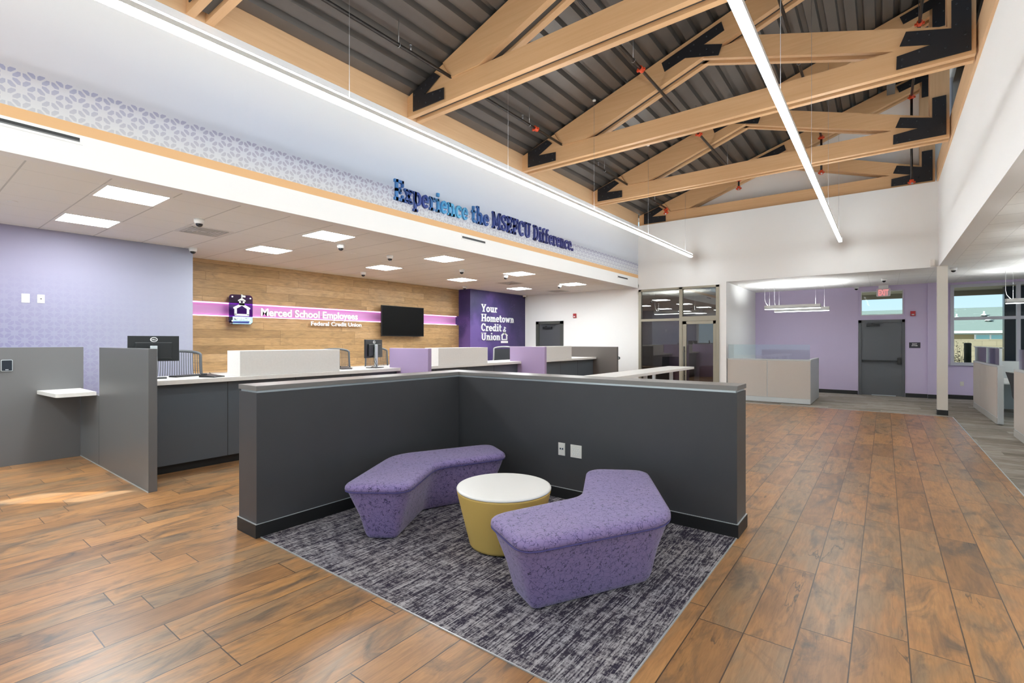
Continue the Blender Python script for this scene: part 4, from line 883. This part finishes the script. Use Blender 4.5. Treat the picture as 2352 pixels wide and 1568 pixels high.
# ------------------------------------------------------------------ monitors, keyboards and phones on the counters
def monitor(loc, rz, label, w=0.60, h=0.345, zc=0.44, pole_h=0.42):
    r = empty('monitor', label, 'monitor', loc, rz, 'computer monitors on the teller counters')
    # local: +y is the back of the screen (towards the lobby after rotation)
    MB().box(-w/2, w/2, -0.012, 0.014, zc-h/2, zc+h/2).build('screen_shell', M_blkplastic, r, 0.004)
    MB().prism([(-w*0.36, zc-h*0.40), (w*0.36, zc-h*0.40), (w*0.36, zc+h*0.25), (-w*0.36, zc+h*0.25)], 'y', 0.014, 0.034).build('back_housing', M_blkplastic, r, 0.008)
    MB().box(-w/2+0.01, w/2-0.01, -0.0135, -0.012, zc-h/2+0.015, zc+h/2-0.01).build('screen', M_screen, r)
    lg = MB(); lg.tube([(0.034*math.cos(k*PI/12), 0.0165, zc+h*0.355+0.026*math.sin(k*PI/12)) for k in range(24)], 0.0032, 6, closed=True)
    lo = lg.build('round_logo', M_letters, r)
    A = Matrix(((-1, 0, 0, 0), (0, 0, 1, 0), (0, 1, 0, 0), (0, 0, 0, 1)))
    text_obj('DELL', 'logo_text', M_letters, lo, Vector((0.026, 0.0145, zc+h*0.355-0.008)), A, 0.017, 0.052, 0.002, 0.02)
    MB().box(-0.036, 0.036, 0.040, 0.066, 0.012, pole_h).build('stand_pole', M_silver, r, 0.004)
    MB().box(-0.05, 0.05, 0.030, 0.044, zc-0.06, zc+0.03).build('mount', M_blkplastic, r)
    MB().box(-0.13, 0.13, -0.07, 0.13, 0.0, 0.012).build('stand_base', M_blkplastic, r, 0.004)
    MB().tube([(0.05, 0.03, zc-0.11), (0.07, 0.06, zc-0.22), (0.02, 0.08, zc-0.30), (0.03, 0.06, 0.02)], 0.004, 6).tube([(-0.02, 0.03, zc-0.1), (0.05, 0.08, zc-0.2), (0.0, 0.075, zc-0.28), (0.09, 0.0, 0.014)], 0.004, 6).build('cables', M_blkplastic, r)
    return r
monitor((-7.11, 2.09, CT), -1.87, 'black monitor seen from behind above the tall grey divider', 0.51, 0.31, 0.365, 0.40)
monitor((-6.98, 5.22, CT), -1.16, 'black monitor turned side on beside the first lilac divider', 0.56, 0.31, 0.33, 0.40)
def desk_phone(loc, rz, label):
    r = empty('desk_phone', label, 'phone', loc, rz, 'flat black devices on the teller counters')
    MB().prism([(-0.11, 0.0), (0.11, 0.0), (0.11, 0.012), (-0.11, 0.04)], 'y', -0.09, 0.09).build('phone_body', M_blkplastic, r, 0.003)
    MB().box(-0.09, -0.03, -0.085, -0.04, 0.03, 0.05).build('handset', M_blkplastic, r, 0.006)
    MB().tube([(-0.1, 0.09, 0.02), (-0.14, 0.12, 0.05), (-0.12, 0.16, 0.012), (-0.05, 0.17, 0.006)], 0.003, 6).build('cord', M_blkplastic, r)
    return r
desk_phone((-6.80, 2.62, CT), 0.5, 'flat black signature pad on the nearest counter beside the tall divider')
desk_phone((-7.05, 4.70, CT), -0.2, 'flat black keyboard left of the side on monitor')
r = empty('keyboard', 'black keyboard behind the signature pad on the nearest counter', 'keyboard', (-7.18, 2.48, CT), 0.3)
MB().box(-0.07, 0.07, -0.2, 0.2, 0, 0.016).build('key_tray', M_blkplastic, r, 0.003)
MB().box(-0.055, 0.055, -0.19, 0.19, 0.016, 0.021).build('keys', mat('key_grey', (50, 52, 56), 0.5), r)

# ------------------------------------------------------------------ television, signs and lettering
tv = empty('television', 'black wall television on the maple plank wall', 'television', (-10.40, 8.04, 1.71))
MB().box(-0.045, 0.0, 0.0, 1.46, 0.0, 0.81).build('tv_body', M_blkplastic, tv, 0.004)
MB().box(0.0, 0.0015, 0.012, 1.448, 0.016, 0.798).build('tv_screen', M_screen, tv)
MB().box(-0.175, -0.045, 0.5, 0.96, 0.2, 0.6).build('wall_mount', M_blkplastic, tv)
def house(mb, Y, Z, s, X, dep):
    """little school house outline, s = overall width"""
    def q(p): return (Y+p[0]*s, Z+p[1]*s)
    def seg(a, b, w): mb.prism([q(p) for p in SG(a, b, w)], 'x', X, X+dep)
    def pl(pts): mb.prism([q(p) for p in pts], 'x', X, X+dep)
    pl([(-.5, .44), (-.5, .52), (0, .80), (.5, .52), (.5, .44), (.38, .40), (0, .64), (-.38, .40)])
    pl([(-.44, .06), (-.30, .06), (-.30, .46), (-.44, .42)]); pl([(.44, .06), (.30, .06), (.30, .46), (.44, .42)]); pl(round_rect(-.44, 0, .44, .12, .05, 4))
    pl([(-.16, .68), (-.06, .70), (-.06, .92), (-.16, .92)]); pl([(.16, .68), (.06, .70), (.06, .92), (.16, .92)])
    pl([(-.16, .66), (.16, .66), (.16, .80), (-.16, .80)]); pl([(-.22, .90), (0, 1.03), (.22, .90), (.22, .98), (0, 1.12), (-.22, .98)]); pl([(-.1, .96), (.1, .96), (0, 1.05)])
    pl([(-.03, 1.05), (.03, 1.05), (.03, 1.34), (-.03, 1.34)]); pl([(0, 1.18), (.21, 1.16), (.21, 1.27), (0, 1.30)])
em = empty('emblem_sign', 'translucent purple rounded plate with white schoolhouse emblem on the maple wall', 'sign', (0, 0, 0))
gp = glass('purple_acrylic', (0.30, 0.13, 0.52), 0.03)
MB().prism(round_rect(4.317, 1.915, 4.775, 2.518, 0.065), 'x', -10.41, -10.398).build('acrylic_plate', gp, em)
M_cyan = mat('pale_cyan_vinyl', (196, 232, 246), 0.4); M_navy = mat('navy_vinyl', (40, 58, 130), 0.4)
MB().prism([(4.385, 1.925), (4.73, 1.925), (4.772, 1.965), (4.772, 2.075), (4.385, 2.075)], 'x', -10.397, -10.395).build('cyan_block', M_cyan, em)
MB().prism([(4.385, 1.94), (4.695, 1.94), (4.71, 1.985), (4.385, 1.975)], 'x', -10.394, -10.392).build('navy_bar', M_navy, em)
hb = MB(); house(hb, 4.556, 2.09, 0.325, -10.394, 0.012); hb.build('schoolhouse', M_letters, em)
text_obj('MSEFCU', 'emblem_text', M_letters, em, Vector((-10.392, 4.392, 2.005)), AX_PX, 0.062, 0.325, 0.008, 0.03)
st_ = MB()
for yy, zz in ((4.375, 2.47), (4.725, 2.455), (4.375, 1.985), (4.725, 1.985)): MB().lathe([(0.008, -0.18), (0.008, 0.0), (0.016, 0.003), (0.016, 0.015)], (-10.40, yy, zz), 12, 'x').build('standoff_bolt', M_letters, em)
s1 = empty('bank_name_sign', 'white raised name lettering over the pink light line', 'sign', (0, 0, 0))
for i, (tx, ya, yb, zb_, hh) in enumerate((('Merced School Employees', 4.985, 7.37, 2.115, 0.165), ('Federal Credit Union', 6.12, 7.48, 1.94, 0.098))):
    text_obj(tx, 'lettering_line', M_letters, s1, Vector((-10.50, ya, zb_)), AX_PX, hh, yb-ya, 0.022, 0.03 if i == 0 else 0.02)
pn = MB()
for k in range(12): pn.tube([(-10.62, 5.05+0.2*k, 2.16), (-10.49, 5.05+0.2*k, 2.16)], 0.004, 6)
for k in range(7): pn.tube([(-10.59, 6.15+0.2*k, 1.97), (-10.49, 6.15+0.2*k, 1.97)], 0.004, 6)
pn.build('mounting_pins', M_galv, s1)
s2 = empty('slogan_lettering', 'blue slab serif slogan lettering high on the graphic wall', 'sign', (0, 0, 0))
slab_text('Experience the MSEFCU Difference.', s2, M_letblue, XF+0.001, 4.78, 3.715, 0.315, 5.32, 0.035)
s3 = empty('mural_lettering', 'white slogan and small schoolhouse on the violet mural', 'sign', (0, 0, 0))
for k, (tx, zb_, wd) in enumerate((('Your', 2.51, 0.80), ('Hometown', 2.20, 1.70), ('Credit', 1.90, 1.02), ('Union', 1.605, 0.96))):
    slab_text(tx, s3, M_letters, -10.098, 11.62, zb_, 0.245, wd, 0.02)
hb = MB(); house(hb, 12.80, 1.615, 0.335, -10.098, 0.02); hb.build('schoolhouse', M_letters, s3)
MB().box(-10.098, -10.080, 12.62, 12.985, 1.52, 1.59).build('name_bar', M_letters, s3)

# ------------------------------------------------------------------ linear diffusers in the frieze
def slot(y0, y1, label, z=3.385):
    r = empty('linear_diffuser', label, 'air vent', (XF, y0, z), 0, 'slot air diffusers in the frieze')
    MB().box(0.0, 0.006, -0.02, y1-y0+0.02, 0.0, 0.085).build('frame', M_white, r)
    MB().box(0.004, 0.0075, 0, y1-y0, 0.022, 0.06).build('slot', M_base, r)
    MB().box(0.006, 0.0085, 0, y1-y0, 0.022, 0.034).build('blade', M_greylam, r)
slot(-1.0, 1.16, 'long black slot air diffuser at the upper left edge')
slot(6.29, 6.91, 'short slot air diffuser below the blue slogan', 3.365)
slot(12.60, 13.24, 'short slot air diffuser at the far end of the orange stripe', 3.335)

# ------------------------------------------------------------------ dome cameras and vents
def dome0():
    r = empty('dome_camera', 'x', 'security camera', (0, 0, CZ), 0, 'white dome security cameras on the ceilings')
    MB().lathe([(0.062, 0.0), (0.062, -0.03), (0.055, -0.055), (0.045, -0.062)], (0, 0, 0), 24).build('housing', M_letters, r)
    MB().lathe([(0.043, -0.058), (0.041, -0.075), (0.03, -0.092), (0.012, -0.101), (0.001, -0.102)], (0, 0, 0), 20).build('dome', mat('smoked_dome', (30, 30, 32), 0.12), r)
    return r
cams = [(-7.20, 2.62, 'dome camera beside the nearest air vent over the tellers'), (-9.50, 3.36, 'dome camera at the corner of the lilac wall'), (-7.21, 4.74, 'dome camera just beyond the second lobby side ceiling light'),
        (-7.39, 5.90, 'dome camera between the second and third ceiling lights'), (-9.66, 6.94, 'dome camera near the maple wall above the television'), (-7.55, 8.03, 'dome camera above the middle teller counter'),
        (-7.34, 9.36, 'dome camera touching the fourth lobby side ceiling light'), (-9.76, 10.5, 'dome camera just before the violet mural corner'), (-7.38, 11.9, 'dome camera beside the farthest lobby side ceiling light'),
        (-10.02, 13.85, 'dome camera in the corner where mural meets far wall'), (-0.01, 15.7, 'dome camera in the alcove ceiling before the exit sign'), (1.20, 14.35, 'dome camera beside the top of the white column'), (-0.66, 17.6, 'dome camera at the top left corner of the exit door')]
c0 = None
for x, y, lb in cams:
    if c0 is None: c0 = dome0(); c0.location = (x, y, CZ); relabel(c0, lb)
    else: dup(c0, (x, y, CZ), 0, lb)
def vent(x, y, label):
    r = empty('ceiling_vent', label, 'air vent', (x, y, CZ), 0, 'square air vents in the teller ceiling')
    MB().box(-0.30, 0.30, -0.30, 0.30, -0.003, 0).build('vent_plate', mat('vent_grey', (224, 221, 217), 0.5), r)
    b = MB()
    for k in range(5): w = 0.06+0.045*k; b.box(-w, w, -w, -w+0.012, -0.012, -0.003).box(-w, w, w-0.012, w, -0.012, -0.003).box(-w, -w+0.012, -w, w, -0.012, -0.003).box(w-0.012, w, -w, w, -0.012, -0.003)
    b.build('louvers', mat('vent_dark', (190, 187, 182), 0.5), r)
vent(-7.93, 2.95, 'square air vent between the front ceiling lights'); vent(-8.23, 10.7, 'square air vent beyond the middle ceiling lights'); vent(-8.3, 13.3, 'square air vent near the far wall')

for x, y, lb in ((-7.99, 0.98, 'tiny round sprinkler cover in the ceiling left of the front lights'), (-7.75, 5.35, 'tiny round sprinkler cover in the ceiling before the television')):
    r = empty('sprinkler_cover', lb, 'sprinkler', (x, y, CZ), 0, 'flat round sprinkler covers')
    MB().lathe([(0.045, 0.0), (0.043, -0.006)], (0, 0, 0), 24).build('cover', M_white, r)
# ------------------------------------------------------------------ exit sign, notices, alarms
ex = empty('exit_sign', 'clear hanging exit sign with red letters above the dark door', 'sign', (-0.187, 17.60, 2.862))
MB().prism(round_rect(0, 0, 0.325, 0.235, 0.03), 'y', 0.0, 0.012).build('sign_panel', mat('exit_panel', (226, 222, 226), 0.3), ex)
text_obj('EXIT', 'letters', M_exitred, ex, Vector((0.045, -0.001, 0.035)), AX_NY, 0.165, 0.235, 0.004, 0.03)
MB().box(0.05, 0.275, -0.01, 0.03, 0.235, CZ-2.862).build('canopy', M_letters, ex)
ss = empty('stair_sign', 'small dark exit stair notice on the lavender wall', 'sign', (0.552, YD, 1.388))
MB().box(0, 0.245, -0.008, 0, 0, 0.157).build('sign_plate', mat('sign_black', (48, 44, 56), 0.5), ss)
text_obj('EXIT', 'sign_text', M_letters, ss, Vector((0.07, -0.0075, 0.095)), AX_NY, 0.035, 0.105, 0.002, 0.02)
text_obj('STAIR', 'sign_text', M_letters, ss, Vector((0.055, -0.0075, 0.05)), AX_NY, 0.035, 0.135, 0.002, 0.02)
def strobe(x, y, z, label):
    r = empty('fire_alarm', label, 'fire alarm', (x, y, z), 0, 'red fire alarm strobes')
    MB().box(-0.055, 0.055, -0.045, 0, -0.07, 0.07).build('red_body', M_red, r, 0.008)
    MB().box(-0.03, 0.03, -0.055, -0.044, -0.045, -0.015).build('strobe_lens', M_letters, r, 0.004)
strobe(-8.08, YF, 2.415, 'red fire alarm strobe right of the dark far door'); strobe(0.635, YD, 2.355, 'red fire alarm strobe on the lavender wall')
r = empty('access_button', 'small round dark button at the right of the grey end panel', 'button', (-6.53, YF, 1.06))
MB().lathe([(0.045, 0.0), (0.045, -0.012), (0.036, -0.016)], (0, 0, 0), 24, 'y').build('ring', M_base, r); MB().lathe([(0.018, -0.015), (0.016, -0.026)], (0, 0, 0), 16, 'y').build('button', M_silver, r)
r = empty('motion_sensor', 'small white sensor box in the corner of the header wall', 'sensor', (0.83, YF, 3.275))
MB().box(-0.045, 0.045, -0.06, 0, -0.075, 0.075).build('sensor_case', mat('sensor_white', (222, 218, 212), 0.5), r, 0.015)

# ------------------------------------------------------------------ standing table behind the partition
r = empty('standing_table', 'long white standing height table behind the charcoal half wall', 'table', (-2.98, 5.6, 0))
MB().box(-0.50, 0.0, 0, 4.22, 1.03, 1.073).build('tabletop', M_tabletop, r, 0.002)
for y in (0.3, 2.0, 3.2):
    for x in (-0.42, -0.1):
        MB().box(x-0.025, x+0.025, y-0.025, y+0.025, 0.0, 1.03).build('leg', M_silver, r)
# ------------------------------------------------------------------ workstations
def station_panel(x0, x1, y0, y1, label, glassy=True, along='x', name='workstation', divs=2, trim_end=None):
    r = empty(name, label, 'workstation', (x0, y0, 0), 0, 'pale grey workstation panels')
    w, d_ = x1-x0, y1-y0
    MB().box(0, w, 0, d_, 0.02, 1.085).build('frame', M_trimgrey, r, 0.003)
    MB().box(-0.008, w+0.008, -0.008, d_+0.008, 1.085, 1.118).build('top_cap', M_trimgrey, r, 0.004)
    n = divs
    if along == 'x':
        for k in range(n): MB().box(w*k/n+0.012, w*(k+1)/n-0.006, -0.008, 0.0, 0.14, 1.08).build('panel_tile', M_almond, r, 0.003)
        MB().box(0.012, w-0.006, -0.010, 0.0, 0.012, 0.125).build('base_raceway', M_trimgrey, r, 0.003)
    else:
        for k in range(n): MB().box(-0.008, 0.0, d_*k/n+0.05 if k == 0 else d_*k/n+0.006, d_*(k+1)/n-0.006, 0.14, 1.08).build('panel_tile', M_almond, r, 0.003)
        MB().box(-0.010, 0.0, 0.05, d_-0.006, 0.012, 0.125).build('base_raceway', mat('raceway_grey', (180, 178, 172), 0.5), r, 0.003)
    return r
ws = station_panel(-3.39, -1.45, 14.07, 14.15, 'pale grey workstation panel in the exit alcove with glass screen')
MB().box(0.02, 1.92, 0.035, 0.045, 1.118, 1.49).build('glass_screen', M_glassgreen, ws)
MB().box(1.86, 1.94, 0.08, 1.9, 0.02, 1.118).build('side_panel', M_trimgrey, ws)
MB().box(0.05, 1.86, 0.1, 0.75, 0.70, 0.73).build('desk_surface', M_tabletop, ws)
ws2 = station_panel(1.69, 1.77, 12.80, 15.92, 'pale workstation panel beside the column with two framed glass panes', along='y', divs=3)
for a, b_ in ((0.0, 1.45), (1.52, 3.10)):
    MB().box(0.035, 0.043, a+0.03, b_, 1.118, 1.44).build('glass_pane', M_glassgreen, ws2)
for y in (0.0, 1.47, 3.09): MB().box(0.02, 0.058, y, y+0.035, 1.118, 1.455).build('glass_post', M_silver, ws2)
MB().box(0.0, 0.08, 0.0, 3.12, 1.44, 1.455).build('glass_rail', M_silver, ws2)
MB().box(0.08, 1.9, 3.02, 3.12, 0.02, 1.118).build('side_panel', M_trimgrey, ws2)
MB().box(0.09, 1.2, 1.2, 3.0, 0.70, 0.73).build('desk_surface', M_tabletop, ws2)
ws3 = station_panel(1.70, 1.78, 7.8, 11.40, 'pale workstation panel at the right edge of the photo', along='y', divs=3)
MB().box(0.08, 1.9, 3.52, 3.60, 0.02, 1.118).build('side_panel', M_trimgrey, ws3)
MB().box(0.035, 0.043, 0.03, 3.5, 1.118, 1.44).build('glass_pane', M_glassgreen, ws3)
def task_chair(loc, rz, label, m1, m2, sh=0.46):
    r = empty('office_chair', label, 'chair', loc, rz, 'office chairs at the desks')
    MB().prism(fillet([(-0.24, -0.25), (0.24, -0.25), (0.24, 0.25), (-0.24, 0.25)], [0.09]*4, 5), 'z', sh-0.07, sh).build('seat', m1, r, 0.02, 3)
    pr_ = [(-0.22, sh-0.02), (-0.27, sh+0.1), (-0.29, sh+0.3), (-0.36, sh+0.55)]
    b = MB()
    for i in range(3):
        (x0, z0), (x1, z1) = pr_[i], pr_[i+1]
        b.add([(x0, -0.24, z0), (x0, 0.24, z0), (x1, 0.24, z1), (x1, -0.24, z1), (x0-0.03, -0.24, z0), (x0-0.03, 0.24, z0), (x1-0.03, 0.24, z1), (x1-0.03, -0.24, z1)], [(0, 1, 2, 3), (7, 6, 5, 4), (0, 3, 7, 4), (1, 5, 6, 2)]+([(3, 2, 6, 7)] if i == 2 else []))
    b.build('backrest', m1, r)
    MB().tube([(p[0]-0.01, -0.25, p[1]) for p in pr_]+[(p[0]-0.01, 0.25, p[1]) for p in pr_[::-1]], 0.018, 8).build('backrest_frame', m2, r)
    for s in (-1, 1): MB().tube([(-0.2, s*0.27, sh-0.03), (-0.05, s*0.3, sh+0.1), (-0.1, s*0.3, sh+0.2), (0.15, s*0.3, sh+0.2)], 0.018, 8).build('armrest', m2, r)
    MB().tube([(0, 0, 0.1), (0, 0, sh-0.06)], 0.025, 10).build('gas_lift', M_blkplastic, r)
    base = MB()
    for k in range(5): a = 2*PI*k/5; base.tube([(0, 0, 0.11), (0.30*math.cos(a), 0.30*math.sin(a), 0.07)], [0.028, 0.016], 8)
    bo = base.build('star_base', M_blkplastic, r)
    for k in range(5): a = 2*PI*k/5; MB().lathe([(0.028, -0.02), (0.028, 0.02)], (0.30*math.cos(a), 0.30*math.sin(a), 0.0285), 14, 'y').build('caster', M_blkplastic, bo)
    return r
task_chair((2.18, 12.45, 0), 0.1, 'pale framed office chair glimpsed between the right workstations', M_fabdark, M_chairlight)
task_chair((-5.55, 15.75, 0), -PI/2+0.3, 'dark office chair behind the desk in the glass office', M_fabdark, M_blkplastic, 0.5)
r = empty('office_desk', 'wood topped desk inside the glass office', 'desk', (-6.9, 14.9, 0))
MB().box(0, 2.2, 0, 0.7, 0.72, 0.755).build('desk_top', mat('walnut_top', (142, 112, 84), 0.5), r); MB().box(0.02, 0.06, 0.05, 0.65, 0, 0.72).box(2.14, 2.18, 0.05, 0.65, 0, 0.72).box(0.06, 2.14, 0.06, 0.09, 0.1, 0.72).build('desk_panels', mat('walnut_side', (110, 84, 62), 0.6), r)
r = empty('office_cabinet', 'brown cabinet behind the glass office door', 'cabinet', (-4.9, 16.7, 0)); MB().box(0, 1.25, 0, 0.6, 0, 0.75).build('cabinet_body', mat('walnut_cabinet', (96, 72, 54), 0.6), r, 0.004)
MB().box(0.61, 0.64, -0.004, 0, 0.05, 0.7).build('door_gap', M_base, r)

# ------------------------------------------------------------------ outside, seen through the windows
ground = MB().box(-60, 60, 18.3, 90, -0.35, -0.15).box(-60, 60, -40, -4.4, -0.35, -0.15).box(6.7, 60, -4.4, 18.3, -0.35, -0.15).box(-60, -11, -4.4, 18.3, -0.35, -0.15).build('ground', mat('pale_concrete', (168, 166, 160), 0.9)); tag(ground, 'pale concrete ground outside the building', 'ground', None, 'structure')
tag(MB().box(-6, 7, 18.25, 21.6, 3.22, 3.4).box(-6, 7, 21.55, 21.65, 3.06, 3.4).build('trim_4', mat('eave_beige', (176, 168, 142), 0.8)), 'beige eave outside the far windows', 'eave', None, 'structure')
tag(MB().box(2.86, 7.2, 20.6, 20.9, -0.15, 3.22).build('wall_wing', mat('dark_wing', (30, 38, 48), 0.3)), 'dark exterior wing beyond the window mullion', 'wall', None, 'structure')
hs = empty('neighbour_house', 'beige house with long grey green shingle roof beyond the block wall', 'house', (0, 40, 0))
MB().box(-6, 14, 0.8, 9, -0.2, 2.3).build('house_wall', mat('cream_stucco', (154, 142, 106), 0.85), hs)
MB().prism([(0.0, 2.14), (5.6, 3.88), (11, 2.2), (11, 2.05), (0.0, 2.0)], 'x', -7, 15).build('roof', mat('grey_green_shingle', (94, 110, 104), 0.9, noise=0.12, nscale=6), hs)
MB().box(-7, 15, -0.06, 0.0, 2.06, 2.22).build('gutter', mat('pale_gutter', (160, 168, 160), 0.5), hs)
w_ = MB().box(4.35, 5.8, 0.74, 0.8, 1.62, 2.0).build('house_window', M_letters, hs)
MB().box(4.43, 5.02, 0.72, 0.745, 1.66, 1.96).box(5.1, 5.72, 0.72, 0.745, 1.66, 1.96).build('window_pane', mat('cyan_pane', (150, 205, 214), 0.15), w_)
for x, y in ((3.75, 2.9), (5.1, 3.4), (5.15, 2.2)):
    z = 2.14+y*0.311; MB().tube([(x, y, z), (x, y, z+0.32)], 0.05, 10).lathe([(0.2, 0.05), (0.06, 0.16)], (x, y, z), 12).build('roof_vent', mat('vent_pale', (176, 190, 186), 0.6), hs)
def brick_mat():
    m, n, l, b = newmat('block_wall'); t = NT(m); tc = n.new('ShaderNodeTexCoord'); mp = n.new('ShaderNodeMapping'); mp.inputs['Rotation'].default_value = (PI/2, 0, 0); l.new(tc.outputs['Object'], mp.inputs[0])
    br = n.new('ShaderNodeTexBrick'); br.inputs['Scale'].default_value = 1.0; br.inputs['Brick Width'].default_value = 0.4; br.inputs['Row Height'].default_value = 0.2; br.inputs['Mortar Size'].default_value = 0.008
    br.inputs['Color1'].default_value = lin((130, 124, 102)); br.inputs['Color2'].default_value = lin((120, 116, 94)); br.inputs['Mortar'].default_value = lin((104, 100, 82)); l.new(mp.outputs[0], br.inputs['Vector'])
    l.new(br.outputs[0], b.inputs['Base Color']); b.inputs['Roughness'].default_value = 0.9; return m
tag(MB().box(-8, 14, 26, 26.2, -0.2, 1.66).build('block_fence', brick_mat()), 'tan concrete block wall outside the big window', 'fence')
tag(MB().lathe([(0.088, 0), (0.088, 1.60), (0.092, 1.605), (0.092, 1.66), (0.06, 1.68)], (2.09, 21.0, -0.15), 20).build('bollard', mat('dark_green_post', (38, 46, 24), 0.6)), 'dark green round post outside the big window', 'post')
br_ = empty('bare_shrub', 'thin shrub against the block wall outside the window', 'shrub', (2.28, 25.0, -0.15))
sb = MB(); lf = MB()
for k in range(16):
    a = random.uniform(0, 2*PI); s = random.uniform(0.15, 0.5); h = random.uniform(0.9, 1.75); x0 = random.uniform(-0.1, 0.1)
    sb.tube([(x0, 0, 0), (x0+s*0.4*math.cos(a), 0.2*math.sin(a), h*0.5), (x0+s*math.cos(a), 0.3*math.sin(a), h)], [0.012, 0.008, 0.004], 5)
    for j in range(16):
        t_ = random.uniform(0.35, 1.0); x = x0+s*t_*math.cos(a)+random.uniform(-.06, .06); z = h*t_+random.uniform(-.04, .04); y = 0.25*math.sin(a)*t_
        q = random.uniform(0.02, 0.035); lf.add([(x-q, y, z), (x, y-q*0.5, z+q*0.6), (x+q, y, z+q*0.2), (x, y+q*0.5, z-q*0.4)], [(0, 1, 2, 3)])
sb.build('stems', mat('shrub_stem', (70, 64, 50), 0.9), br_); lf.build('leaves', mat('shrub_leaf', (66, 76, 62), 0.8), br_)
bpy.context.view_layer.update()
